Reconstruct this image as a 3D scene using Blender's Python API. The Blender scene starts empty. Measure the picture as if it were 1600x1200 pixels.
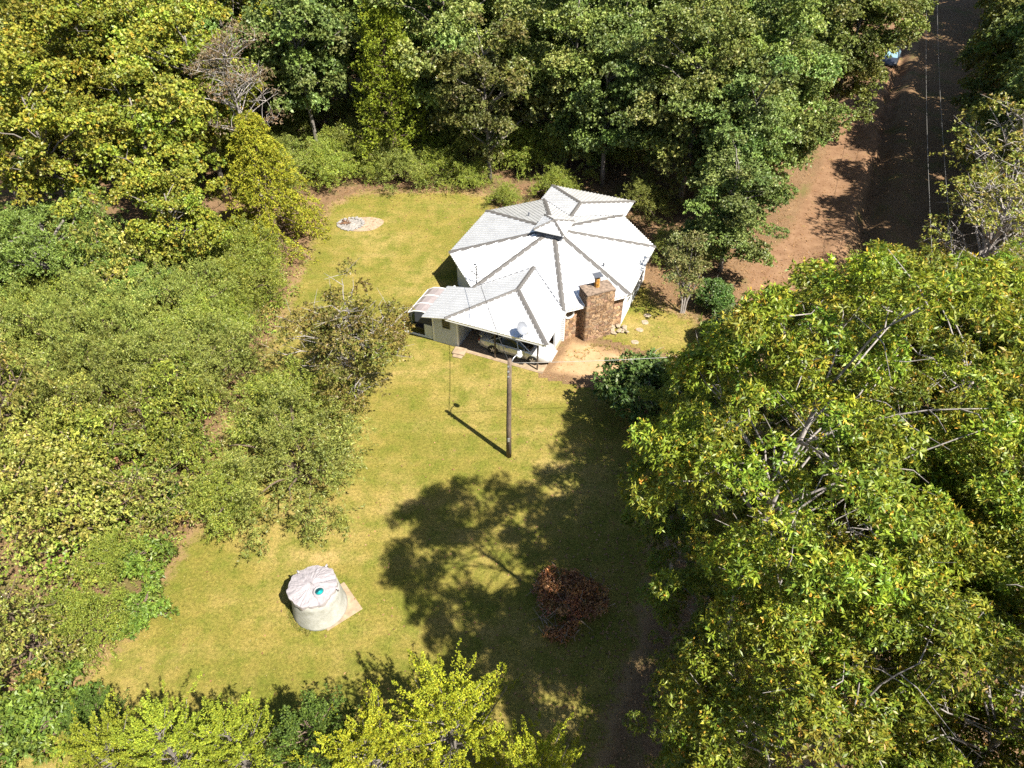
import bpy, bmesh, math
import numpy as np
from mathutils import Vector, Matrix
R = math.radians
PI = math.pi
scn = bpy.context.scene
C = scn.collection

# ------------------------------------------------------------------ camera, sky, sun, exposure
cam_d = bpy.data.cameras.new('camera'); cam = bpy.data.objects.new('camera', cam_d); C.objects.link(cam)
cam.location = (0, 0, 31.0); cam.rotation_euler = (R(90 - 42.5), 0, 0)
cam_d.sensor_width = 36.0; cam_d.lens = 36.0 * 1130 / 1600
cam_d.clip_end = 5000
scn.camera = cam

SUN_EL, SUN_AZ = 53.7, 133.5          # azimuth clockwise from +Y
w = bpy.data.worlds.new('World'); scn.world = w; w.use_nodes = True
nt = w.node_tree
sky = nt.nodes.new('ShaderNodeTexSky'); sky.sky_type = 'NISHITA'; sky.sun_disc = False
sky.sun_elevation = R(SUN_EL); sky.sun_rotation = R(SUN_AZ)
bg = nt.nodes['Background']; bg.inputs['Strength'].default_value = 0.055
nt.links.new(sky.outputs[0], bg.inputs['Color'])
sd = bpy.data.lights.new('sun', 'SUN'); sd.energy = 5.0; sd.angle = R(0.55); sd.color = (1.0, 0.94, 0.83)
sun = bpy.data.objects.new('sun', sd); C.objects.link(sun)
to_sun = Vector((math.sin(R(SUN_AZ)) * math.cos(R(SUN_EL)), math.cos(R(SUN_AZ)) * math.cos(R(SUN_EL)), math.sin(R(SUN_EL))))
sun.rotation_euler = to_sun.to_track_quat('Z', 'Y').to_euler(); sun.location = (40, -30, 60)
vs = scn.view_settings
vs.view_transform = 'Standard'; vs.look = 'None'; vs.exposure = 1.42; vs.gamma = 1.0; vs.use_curve_mapping = False
cy = scn.cycles
cy.max_bounces = 6; cy.diffuse_bounces = 3; cy.glossy_bounces = 3; cy.transmission_bounces = 4; cy.transparent_max_bounces = 6
cy.use_denoising = False
cy.caustics_reflective = False; cy.caustics_refractive = False

# ------------------------------------------------------------------ helpers
def tag(o, label=None, cat=None, group=None, kind=None):
    if label: o['label'] = label
    if cat: o['category'] = cat
    if group: o['group'] = group
    if kind: o['kind'] = kind
    return o

def empty(name, loc=(0, 0, 0), rz=0.0):
    o = bpy.data.objects.new(name, None); C.objects.link(o)
    o.location = loc; o.rotation_euler = (0, 0, rz); o.empty_display_size = 0.2
    return o

def link(name, me, parent=None, mat=None):
    o = bpy.data.objects.new(name, me); C.objects.link(o)
    if mat is not None and len(me.materials) == 0: me.materials.append(mat)
    if parent is not None: o.parent = parent
    return o

class MB:
    """collects verts, faces and a colour per vertex for ONE mesh"""
    def __init__(s): s.v = []; s.f = []; s.c = []
    def add(s, vs, fs, col=None):
        n = len(s.v); s.v += [tuple(p) for p in vs]; s.f += [tuple(i + n for i in f) for f in fs]
        s.c += [col or (1, 1, 1)] * len(vs)
    def box(s, x0, x1, y0, y1, z0, z1, col=None, M=None):
        p = [Vector(q) for q in ((x0,y0,z0),(x1,y0,z0),(x1,y1,z0),(x0,y1,z0),(x0,y0,z1),(x1,y0,z1),(x1,y1,z1),(x0,y1,z1))]
        if M is not None: p = [M @ q for q in p]
        s.add(p, ((0,3,2,1),(4,5,6,7),(0,1,5,4),(1,2,6,5),(2,3,7,6),(3,0,4,7)), col)
    def prism(s, poly, z0, z1, col=None):
        n = len(poly)
        vs = [(x, y, z0) for x, y in poly] + [(x, y, z1) for x, y in poly]
        fs = [tuple(range(n - 1, -1, -1)), tuple(range(n, 2 * n))] + [(i, (i + 1) % n, n + (i + 1) % n, n + i) for i in range(n)]
        s.add(vs, fs, col)
    def tube(s, pts, rad, sides=6, col=None, cap=True):
        pts = [Vector(p) for p in pts]; n = len(pts); vs = []; fs = []
        for i, p in enumerate(pts):
            t = (pts[min(i + 1, n - 1)] - pts[max(i - 1, 0)]).normalized()
            a = t.cross(Vector((0.31, 0.17, 0.93)) if abs(t.z) < 0.9 else Vector((1, 0.1, 0))).normalized(); b = t.cross(a)
            r = rad[i] if hasattr(rad, '__len__') else rad
            for k in range(sides):
                q = 2 * PI * k / sides; vs.append(p + (a * math.cos(q) + b * math.sin(q)) * r)
        for i in range(n - 1):
            for k in range(sides):
                fs.append((i*sides+k, i*sides+(k+1) % sides, (i+1)*sides+(k+1) % sides, (i+1)*sides+k))
        if cap: fs.append(tuple(range(sides - 1, -1, -1))); fs.append(tuple(range((n-1)*sides, n*sides)))
        s.add(vs, fs, col)
    def lathe(s, prof, sides=24, col=None, M=None):
        vs = []; fs = []; n = len(prof)
        for r, z in prof:
            for k in range(sides):
                q = 2 * PI * k / sides; p = Vector((r * math.cos(q), r * math.sin(q), z)); vs.append(M @ p if M is not None else p)
        for i in range(n - 1):
            for k in range(sides): fs.append((i*sides+k, i*sides+(k+1) % sides, (i+1)*sides+(k+1) % sides, (i+1)*sides+k))
        fs.append(tuple(range(sides - 1, -1, -1))); fs.append(tuple(range((n-1)*sides, n*sides)))
        s.add(vs, fs, col)
    def mesh(s, name):
        me = bpy.data.meshes.new(name); me.from_pydata(s.v, [], s.f); me.update()
        a = me.color_attributes.new('Col', 'FLOAT_COLOR', 'POINT')
        a.data.foreach_set('color', np.array([(c[0], c[1], c[2], 1.0) for c in s.c], dtype=np.float32).ravel())
        return me
    def build(s, name, mat, parent=None, smooth=False, bevel=0):
        me = s.mesh(name)
        if smooth: me.polygons.foreach_set('use_smooth', [True] * len(me.polygons))
        o = link(name, me, parent, mat)
        if bevel:
            m = o.modifiers.new('bevel', 'BEVEL'); m.width = bevel; m.segments = 2; m.limit_method = 'ANGLE'
        return o

def nrm(a): return a / np.maximum(np.linalg.norm(a, axis=-1, keepdims=True), 1e-9)

# ------------------------------------------------------------------ materials
def new_mat(name):
    m = bpy.data.materials.new(name); m.use_nodes = True
    return m, m.node_tree.nodes, m.node_tree.links, m.node_tree.nodes['Principled BSDF']

def noise(N, L, vec, scale, detail=3, rough=0.55):
    n = N.new('ShaderNodeTexNoise'); n.inputs['Scale'].default_value = scale; n.inputs['Detail'].default_value = detail
    n.inputs['Roughness'].default_value = rough; L.new(vec, n.inputs['Vector']); return n.outputs[0]

def ramp(N, L, fac, stops):
    r = N.new('ShaderNodeValToRGB'); e = r.color_ramp.elements
    while len(e) < len(stops): e.new(0.5)
    for i, (p, c) in enumerate(stops): e[i].position = p; e[i].color = (c[0], c[1], c[2], 1)
    L.new(fac, r.inputs[0]); return r.outputs[0]

def mix(N, L, fac, a, b, mode='MIX'):
    m = N.new('ShaderNodeMix'); m.data_type = 'RGBA'; m.blend_type = mode
    for sock, v in ((m.inputs[0], fac), (m.inputs[6], a), (m.inputs[7], b)):
        if isinstance(v, (int, float)): sock.default_value = v
        elif isinstance(v, tuple): sock.default_value = (v[0], v[1], v[2], 1)
        else: L.new(v, sock)
    return m.outputs[2]

def math_n(N, L, op, a, b=0.0, clamp=False):
    m = N.new('ShaderNodeMath'); m.operation = op; m.use_clamp = clamp
    for i, v in enumerate((a, b)):
        if isinstance(v, (int, float)): m.inputs[i].default_value = v
        else: L.new(v, m.inputs[i])
    return m.outputs[0]

def bump(N, L, h, strength, dist, P):
    b = N.new('ShaderNodeBump'); b.inputs['Strength'].default_value = strength; b.inputs['Distance'].default_value = dist
    L.new(h, b.inputs['Height']); L.new(b.outputs[0], P.inputs['Normal'])

def pos(N): return N.new('ShaderNodeNewGeometry').outputs['Position']
def objc(N): return N.new('ShaderNodeTexCoord').outputs['Object']

def simple(name, col, rough=0.6, metal=0.0, spec=0.4, var=0.12, scale=6.0, bmp=0.0, vcol=False):
    m, N, L, P = new_mat(name)
    v = objc(N); n = noise(N, L, v, scale, 5, 0.65)
    lo = tuple(c * (1 - var * 1.6) for c in col); hi = tuple(min(1, c * (1 + var)) for c in col)
    c = ramp(N, L, n, [(0.3, lo), (0.7, hi)])
    if vcol:
        a = N.new('ShaderNodeVertexColor'); a.layer_name = 'Col'; c = mix(N, L, 1.0, c, a.outputs[0], 'MULTIPLY')
    L.new(c, P.inputs['Base Color']); P.inputs['Roughness'].default_value = rough; P.inputs['Metallic'].default_value = metal
    P.inputs['Specular IOR Level'].default_value = spec
    if bmp: bump(N, L, noise(N, L, v, scale * 6, 4), bmp, 0.02, P)
    return m

def leaf_material(name, trans=0.22, rough=0.45, spec=0.35):
    m, N, L, P = new_mat(name)
    a = N.new('ShaderNodeVertexColor'); a.layer_name = 'Col'
    oi = N.new('ShaderNodeObjectInfo')
    hs = N.new('ShaderNodeHueSaturation')
    L.new(math_n(N, L, 'MULTIPLY_ADD', oi.outputs['Random'], 0.018), hs.inputs['Hue'])
    hs.inputs['Hue'].links[0].from_node.inputs[2].default_value = 0.493
    L.new(math_n(N, L, 'MULTIPLY_ADD', oi.outputs['Random'], 0.38), hs.inputs['Value'])
    hs.inputs['Value'].links[0].from_node.inputs[2].default_value = 0.82
    L.new(a.outputs[0], hs.inputs['Color'])
    L.new(hs.outputs[0], P.inputs['Base Color'])
    P.inputs['Roughness'].default_value = rough; P.inputs['Specular IOR Level'].default_value = spec
    t = N.new('ShaderNodeBsdfTranslucent'); L.new(mix(N, L, 1.0, hs.outputs[0], (1.25, 1.2, 0.5), 'MULTIPLY'), t.inputs['Color'])
    mx = N.new('ShaderNodeMixShader'); mx.inputs[0].default_value = trans
    L.new(P.outputs[0], mx.inputs[1]); L.new(t.outputs[0], mx.inputs[2])
    L.new(mx.outputs[0], N['Material Output'].inputs['Surface'])
    return m

def soil_color(N, L, p):
    """red Georgia clay with leaf litter, in world metres"""
    n1 = noise(N, L, p, 0.22, 5, 0.6); n2 = noise(N, L, p, 2.3, 6, 0.7); n3 = noise(N, L, p, 14.0, 4, 0.75)
    c = ramp(N, L, n1, [(0.32, (0.095, 0.056, 0.033)), (0.5, (0.145, 0.085, 0.048)), (0.68, (0.195, 0.125, 0.075))])
    c = mix(N, L, 0.65, c, ramp(N, L, n2, [(0.3, (0.35, 0.3, 0.25)), (0.7, (1.25, 1.2, 1.1))]), 'MULTIPLY')
    litter = ramp(N, L, n3, [(0.42, (0.10, 0.06, 0.032)), (0.62, (0.33, 0.22, 0.12))])
    c = mix(N, L, 0.55, c, litter)
    gm = ramp(N, L, noise(N, L, p, 0.35, 5, 0.65), [(0.52, (0, 0, 0)), (0.62, (1, 1, 1))])
    gc = ramp(N, L, noise(N, L, p, 9.0, 5, 0.7), [(0.3, (0.05, 0.06, 0.015)), (0.7, (0.15, 0.15, 0.04))])
    return mix(N, L, math_n(N, L, 'MULTIPLY', gm, 0.55), c, gc), n3

def ground_material():
    m, N, L, P = new_mat('soil')
    p = pos(N); c, n3 = soil_color(N, L, p)
    L.new(c, P.inputs['Base Color']); P.inputs['Roughness'].default_value = 0.95; P.inputs['Specular IOR Level'].default_value = 0.15
    bump(N, L, n3, 0.7, 0.08, P); return m

def edge_mix(N, L, p, inner, border, soil, scale=1.6, soft=0.5, off=0.0, amp=3.2):
    """inner colour, ragged border colour, then the soil of the ground below; attribute 'edge' = metres inside the border"""
    a = N.new('ShaderNodeAttribute'); a.attribute_name = 'edge'
    n = noise(N, L, p, scale, 6, 0.7)
    e = math_n(N, L, 'ADD', a.outputs['Fac'], math_n(N, L, 'MULTIPLY', math_n(N, L, 'SUBTRACT', n, 0.5), amp))
    f = math_n(N, L, 'DIVIDE', math_n(N, L, 'ADD', e, off), soft, True)
    c = mix(N, L, f, border, inner)
    g = math_n(N, L, 'DIVIDE', math_n(N, L, 'ADD', math_n(N, L, 'ADD', a.outputs['Fac'], math_n(N, L, 'MULTIPLY', math_n(N, L, 'SUBTRACT', n, 0.5), 0.5)), 0.6), 0.5, True)
    return mix(N, L, g, soil, c)

def lawn_material():
    m, N, L, P = new_mat('lawn_grass')
    p = pos(N); soil, n3 = soil_color(N, L, p)
    big = noise(N, L, p, 0.11, 4, 0.55); mid = noise(N, L, p, 0.75, 6, 0.65); fine = noise(N, L, p, 6.5, 6, 0.8); hair = noise(N, L, p, 34.0, 3, 0.8)
    base = ramp(N, L, big, [(0.34, (0.148, 0.137, 0.027)), (0.48, (0.202, 0.167, 0.040)), (0.64, (0.28, 0.214, 0.074))])
    green = mix(N, L, ramp(N, L, mid, [(0.42, (0, 0, 0)), (0.64, (0.9, 0.9, 0.9))]), base, (0.120, 0.132, 0.020))
    dry = noise(N, L, p, 0.55, 8, 0.75)
    c = mix(N, L, ramp(N, L, dry, [(0.52, (0, 0, 0)), (0.78, (0.6, 0.6, 0.6))]), green, (0.30, 0.215, 0.080))
    red = noise(N, L, p, 1.7, 7, 0.75)
    c = mix(N, L, ramp(N, L, red, [(0.58, (0, 0, 0)), (0.76, (0.55, 0.55, 0.55))]), c, (0.235, 0.14, 0.05))
    c = mix(N, L, 0.85, c, ramp(N, L, fine, [(0.30, (0.38, 0.42, 0.30)), (0.5, (1, 1, 1)), (0.7, (1.6, 1.55, 1.6))]), 'MULTIPLY')
    c = mix(N, L, 0.8, c, ramp(N, L, hair, [(0.32, (0.35, 0.40, 0.32)), (0.68, (1.65, 1.6, 1.5))]), 'MULTIPLY')
    mp = N.new('ShaderNodeMapping'); mp.inputs['Rotation'].default_value = (0, 0, R(52)); mp.inputs['Scale'].default_value = (0.10, 0.85, 1); L.new(p, mp.inputs[0])
    sw = noise(N, L, mp.outputs[0], 1.0, 5, 0.6)
    c = mix(N, L, ramp(N, L, sw, [(0.50, (0, 0, 0)), (0.68, (0.55, 0.55, 0.55))]), c, mix(N, L, 1.0, c, (1.35, 1.25, 1.7), 'MULTIPLY'))
    c = mix(N, L, ramp(N, L, sw, [(0.33, (0.4, 0.4, 0.4)), (0.46, (0, 0, 0))]), c, mix(N, L, 1.0, c, (0.72, 0.86, 0.7), 'MULTIPLY'))
    bare = noise(N, L, p, 0.9, 9, 0.8)
    c = mix(N, L, ramp(N, L, bare, [(0.64, (0, 0, 0)), (0.72, (0.7, 0.7, 0.7))]), c, (0.26, 0.17, 0.095))
    sandy = mix(N, L, 0.6, soil, (0.30, 0.20, 0.10))
    c = edge_mix(N, L, p, c, sandy, soil, 0.9, 0.7, 0.15)
    L.new(c, P.inputs['Base Color']); P.inputs['Roughness'].default_value = 0.9; P.inputs['Specular IOR Level'].default_value = 0.12
    bump(N, L, math_n(N, L, 'ADD', fine, hair), 0.8, 0.05, P); return m

def sand_material(name, hi, lo):
    m, N, L, P = new_mat(name)
    p = pos(N); soil, n3 = soil_color(N, L, p)
    c = ramp(N, L, noise(N, L, p, 0.9, 7, 0.7), [(0.3, lo), (0.62, hi)])
    c = mix(N, L, 0.5, c, ramp(N, L, noise(N, L, p, 18, 4, 0.75), [(0.3, (0.6, 0.55, 0.5)), (0.7, (1.25, 1.22, 1.2))]), 'MULTIPLY')
    weeds = ramp(N, L, noise(N, L, p, 1.3, 6, 0.7), [(0.60, (0, 0, 0)), (0.70, (0.7, 0.7, 0.7))])
    c = mix(N, L, weeds, c, (0.19, 0.16, 0.04))
    c = edge_mix(N, L, p, c, soil, soil, 1.4, 0.6, 0.1, 1.0)
    L.new(c, P.inputs['Base Color']); P.inputs['Roughness'].default_value = 0.95; P.inputs['Specular IOR Level'].default_value = 0.15
    bump(N, L, n3, 0.5, 0.04, P); return m

def roof_material(name, base, grime, metal=0.80, rough=0.53):
    m, N, L, P = new_mat(name)
    v = objc(N)
    n = noise(N, L, v, 0.9, 7, 0.7); n2 = noise(N, L, v, 9.0, 5, 0.7)
    c = ramp(N, L, n, [(0.35, tuple(x * 0.88 for x in base)), (0.6, base)])
    c = mix(N, L, math_n(N, L, 'MULTIPLY', ramp(N, L, n2, [(0.52, (0, 0, 0)), (0.75, (1, 1, 1))]), 0.35), c, grime)
    L.new(c, P.inputs['Base Color']); P.inputs['Roughness'].default_value = rough; P.inputs['Metallic'].default_value = metal
    P.inputs['Specular IOR Level'].default_value = 0.35
    return m

def bark_material(name, a, b):
    m, N, L, P = new_mat(name)
    v = objc(N); mp = N.new('ShaderNodeMapping'); mp.inputs['Scale'].default_value = (5, 5, 1.2); L.new(v, mp.inputs[0])
    n = noise(N, L, mp.outputs[0], 2.5, 6, 0.7)
    L.new(ramp(N, L, n, [(0.32, a), (0.66, b)]), P.inputs['Base Color']); P.inputs['Roughness'].default_value = 0.9
    bump(N, L, n, 0.6, 0.03, P); return m

M = {}
M['soil'] = ground_material(); M['lawn'] = lawn_material()
M['drive'] = sand_material('driveway_sand', (0.40, 0.275, 0.155), (0.30, 0.185, 0.095))
M['road'] = sand_material('road_clay', (0.235, 0.145, 0.085), (0.15, 0.083, 0.046))
M['leaf'] = leaf_material('leaf'); M['needle'] = leaf_material('needle', 0.22, 0.6, 0.25)
M['bark_grey'] = bark_material('bark_grey', (0.08, 0.07, 0.06), (0.23, 0.205, 0.18))
M['bark_brown'] = bark_material('bark_brown', (0.06, 0.042, 0.03), (0.19, 0.135, 0.095))
M['bark_pale'] = bark_material('bark_pale', (0.14, 0.125, 0.115), (0.38, 0.345, 0.32))
M['roof'] = roof_material('white_metal_roof', (0.85, 0.85, 0.85), (0.46, 0.42, 0.40))
M['cap'] = roof_material('weathered_ridge_cap', (0.125, 0.118, 0.112), (0.075, 0.066, 0.06), 0.25, 0.65)
M['siding'] = simple('white_siding', (0.58, 0.60, 0.62), 0.55, var=0.06, scale=3)
M['trim'] = simple('white_trim', (0.80, 0.80, 0.79), 0.5, var=0.05)
M['dark'] = simple('dark_opening', (0.012, 0.012, 0.014), 0.6)
M['stone'] = simple('veneer_stone', (1, 1, 1), 0.85, var=0.3, scale=7, bmp=0.5, vcol=True)
M['mortar'] = simple('mortar', (0.13, 0.085, 0.055), 0.95, var=0.3)
M['concrete'] = simple('concrete', (0.30, 0.225, 0.15), 0.9, var=0.22, scale=2.5, bmp=0.3)
M['post'] = simple('post_paint', (0.10, 0.075, 0.06), 0.7)
M['pole'] = bark_material('pole_wood', (0.055, 0.04, 0.03), (0.17, 0.125, 0.09))
M['galv'] = simple('galvanised', (0.55, 0.56, 0.58), 0.35, 0.7)
M['wire'] = simple('wire', (0.32, 0.31, 0.29), 0.5, 0.2)
M['wire_dark'] = simple('wire_dark', (0.05, 0.05, 0.05), 0.6)
M['rust'] = simple('rusty_flue', (0.50, 0.24, 0.045), 0.7, var=0.5, scale=5)
M['slate'] = simple('flue_cap_metal', (0.12, 0.13, 0.155), 0.5, 0.4)
M['glassd'] = simple('dark_glass', (0.012, 0.015, 0.018), 0.06, spec=0.6, var=0.05)

# ------------------------------------------------------------------ ground
RNG = np.random.default_rng(7)
_ang = RNG.uniform(0, 2 * PI, 14); _ph = RNG.uniform(0, 2 * PI, 14)
def wav(x, y, s=1.0):
    """smooth pseudo noise, about -1..1"""
    t = 0
    for i in range(14):
        f = s * (0.35 + 0.22 * i); t = t + np.sin(f * (x * np.cos(_ang[i]) + y * np.sin(_ang[i])) + _ph[i]) / (1 + 0.35 * i)
    return t / 3.0

DITCH = np.array([(25.5, 45.5), (28.4, 50.6), (31.8, 57.5), (37.5, 70), (42, 80), (50, 97), (58, 114), (70, 140)], float)
def seg_dist(px, py, poly, closed=False):
    d = np.full(px.shape, 1e9); n = len(poly)
    for i in range(n if closed else n - 1):
        a = poly[i]; b = poly[(i + 1) % n]; ab = b - a
        t = np.clip(((px - a[0]) * ab[0] + (py - a[1]) * ab[1]) / (ab @ ab), 0, 1)
        d = np.minimum(d, np.hypot(px - a[0] - t * ab[0], py - a[1] - t * ab[1]))
    return d
def terrain(x, y):
    d = seg_dist(x, y, DITCH) + 0.35 * wav(x * 2, y * 2)
    z = -0.75 * np.exp(-(d / 0.6) ** 2) + 0.30 * np.exp(-((d - 1.7) / 0.9) ** 2)
    far = np.clip((np.hypot(x, y - 45) - 60) / 60, 0, 1)
    return z * np.clip((y - 40) / 8, 0, 1) + 0.5 * far * wav(x * 0.2, y * 0.2)
def inside(px, py, poly):
    c = np.zeros(px.shape, bool); n = len(poly)
    for i in range(n):
        x0, y0 = poly[i]; x1, y1 = poly[(i + 1) % n]
        k = ((y0 > py) != (y1 > py)) & (px < (x1 - x0) * (py - y0) / ((y1 - y0) if y1 != y0 else 1e-9) + x0)
        c ^= k
    return c

def grid_mesh(name, xs, ys, z, mat, keep=None, edge=None, kind='structure'):
    X, Y = np.meshgrid(xs, ys); nx, ny = len(xs), len(ys)
    idx = np.arange(nx * ny).reshape(ny, nx)
    q = np.stack([idx[:-1, :-1], idx[:-1, 1:], idx[1:, 1:], idx[1:, :-1]], -1).reshape(-1, 4)
    Z = terrain(X, Y) + z
    V = np.stack([X, Y, Z], -1).reshape(-1, 3)
    E = edge(X, Y).reshape(-1) if edge is not None else None
    if keep is not None:
        k = keep(X, Y).reshape(-1); q = q[k[q].any(1)]
        used = np.unique(q); mp = np.full(len(V), -1); mp[used] = np.arange(len(used)); V = V[used]; q = mp[q]
        if E is not None: E = E[used]
    me = fast_mesh(name, V, q)
    if E is not None:
        a = me.attributes.new('edge', 'FLOAT', 'POINT'); a.data.foreach_set('value', E.astype(np.float32))
    me.polygons.foreach_set('use_smooth', np.ones(len(me.polygons), bool))
    o = link(name, me, None, mat); o['kind'] = kind
    return o

def fast_mesh(name, V, Q, col=None):
    me = bpy.data.meshes.new(name)
    V = np.ascontiguousarray(V, np.float32); Q = np.ascontiguousarray(Q, np.int32); k = Q.shape[1]
    me.vertices.add(len(V)); me.vertices.foreach_set('co', V.ravel())
    me.loops.add(Q.size); me.loops.foreach_set('vertex_index', Q.ravel())
    me.polygons.add(len(Q)); me.polygons.foreach_set('loop_start', np.arange(0, Q.size, k, dtype=np.int32))
    if col is not None:
        a = me.color_attributes.new('Col', 'FLOAT_COLOR', 'POINT')
        c4 = np.ones((len(V), 4), np.float32); c4[:, :3] = col; a.data.foreach_set('color', c4.ravel())
    me.update(calc_edges=True)
    return me

gx = np.concatenate([[-2500, -900, -400, -220, -140], np.arange(-100, 20, 0.8), np.arange(20.0, 66, 0.45), np.arange(66.4, 100.1, 0.8), [140, 220, 400, 900, 2500]])
gy = np.concatenate([[-2500, -900, -300, -120, -50], np.arange(-20, 42, 0.8), np.arange(42, 100, 0.5), np.arange(100.4, 160.1, 0.8), [220, 400, 900, 2500]])
grid_mesh('ground', gx, gy, 0.0, M['soil'])

LAWN = np.array([(-24, 6), (-20.0, 12.5), (-18.6, 15.3), (-17.8, 17), (-16.9, 20.6), (-16.1, 24.2), (-17.2, 28.9), (-16.4, 37.3), (-16.2, 44.4),
                 (-16.1, 52.6), (-15.6, 57.0), (-13.4, 59.0), (-9.5, 59.3), (-5, 59.4), (-1.5, 58.4), (-1.2, 53), (2, 50), (6.5, 49.5), (9.5, 45.5), (10.6, 42.6), (12.6, 40.6), (13.4, 37.6),
                 (12, 36.0), (8.5, 36.9), (6.2, 37.5), (4.6, 36.9), (3.2, 34.9), (6.0, 33.6), (8.5, 30), (8.0, 24), (7, 20), (5.6, 16), (4.2, 13), (3, 10), (2, 4), (-8, 2)], float)
def sheet(name, poly, z, mat, res, pad=0.8):
    xs = np.arange(poly[:, 0].min() - 1, poly[:, 0].max() + 1, res); ys = np.arange(poly[:, 1].min() - 1, poly[:, 1].max() + 1, res)
    def sd(X, Y):
        d = seg_dist(X, Y, poly, True); return np.where(inside(X, Y, poly), d, -d)
    return grid_mesh(name, xs, ys, z, mat, keep=lambda X, Y: sd(X, Y) > -pad, edge=sd)
sheet('lawn', LAWN, 0.006, M['lawn'], 0.35, 1.0)
DRIVE = np.array([(2.4, 35.0), (4.0, 38.2), (5.2, 38.0), (7.6, 36.8), (12.4, 35.2), (16, 39), (17.5, 45.5), (24.5, 49.5), (24, 43), (19, 31), (12, 28.5), (6.6, 33.6)], float)
sheet('driveway', DRIVE, 0.012, M['drive'], 0.3, 0.6)
ROAD = np.array([(16.5, 42), (18, 47), (22.5, 52), (28.5, 63.5), (34.5, 75), (41, 87.5), (50, 105), (62, 128), (66, 128), (54.5, 104), (46, 87), (38.5, 72), (32, 60), (28.2, 52.5), (25, 46.5), (21, 42)], float)
sheet('road', ROAD, 0.018, M['road'], 0.32, 0.6)

# ------------------------------------------------------------------ foliage kit
LEAF_GAIN = 1.72
def palette(rng, pal, n):
    cols = np.array([p[:3] for p in pal]); wt = np.array([p[3] for p in pal], float); wt /= wt.sum()
    return cols[rng.choice(len(pal), n, p=wt)] * LEAF_GAIN

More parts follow.
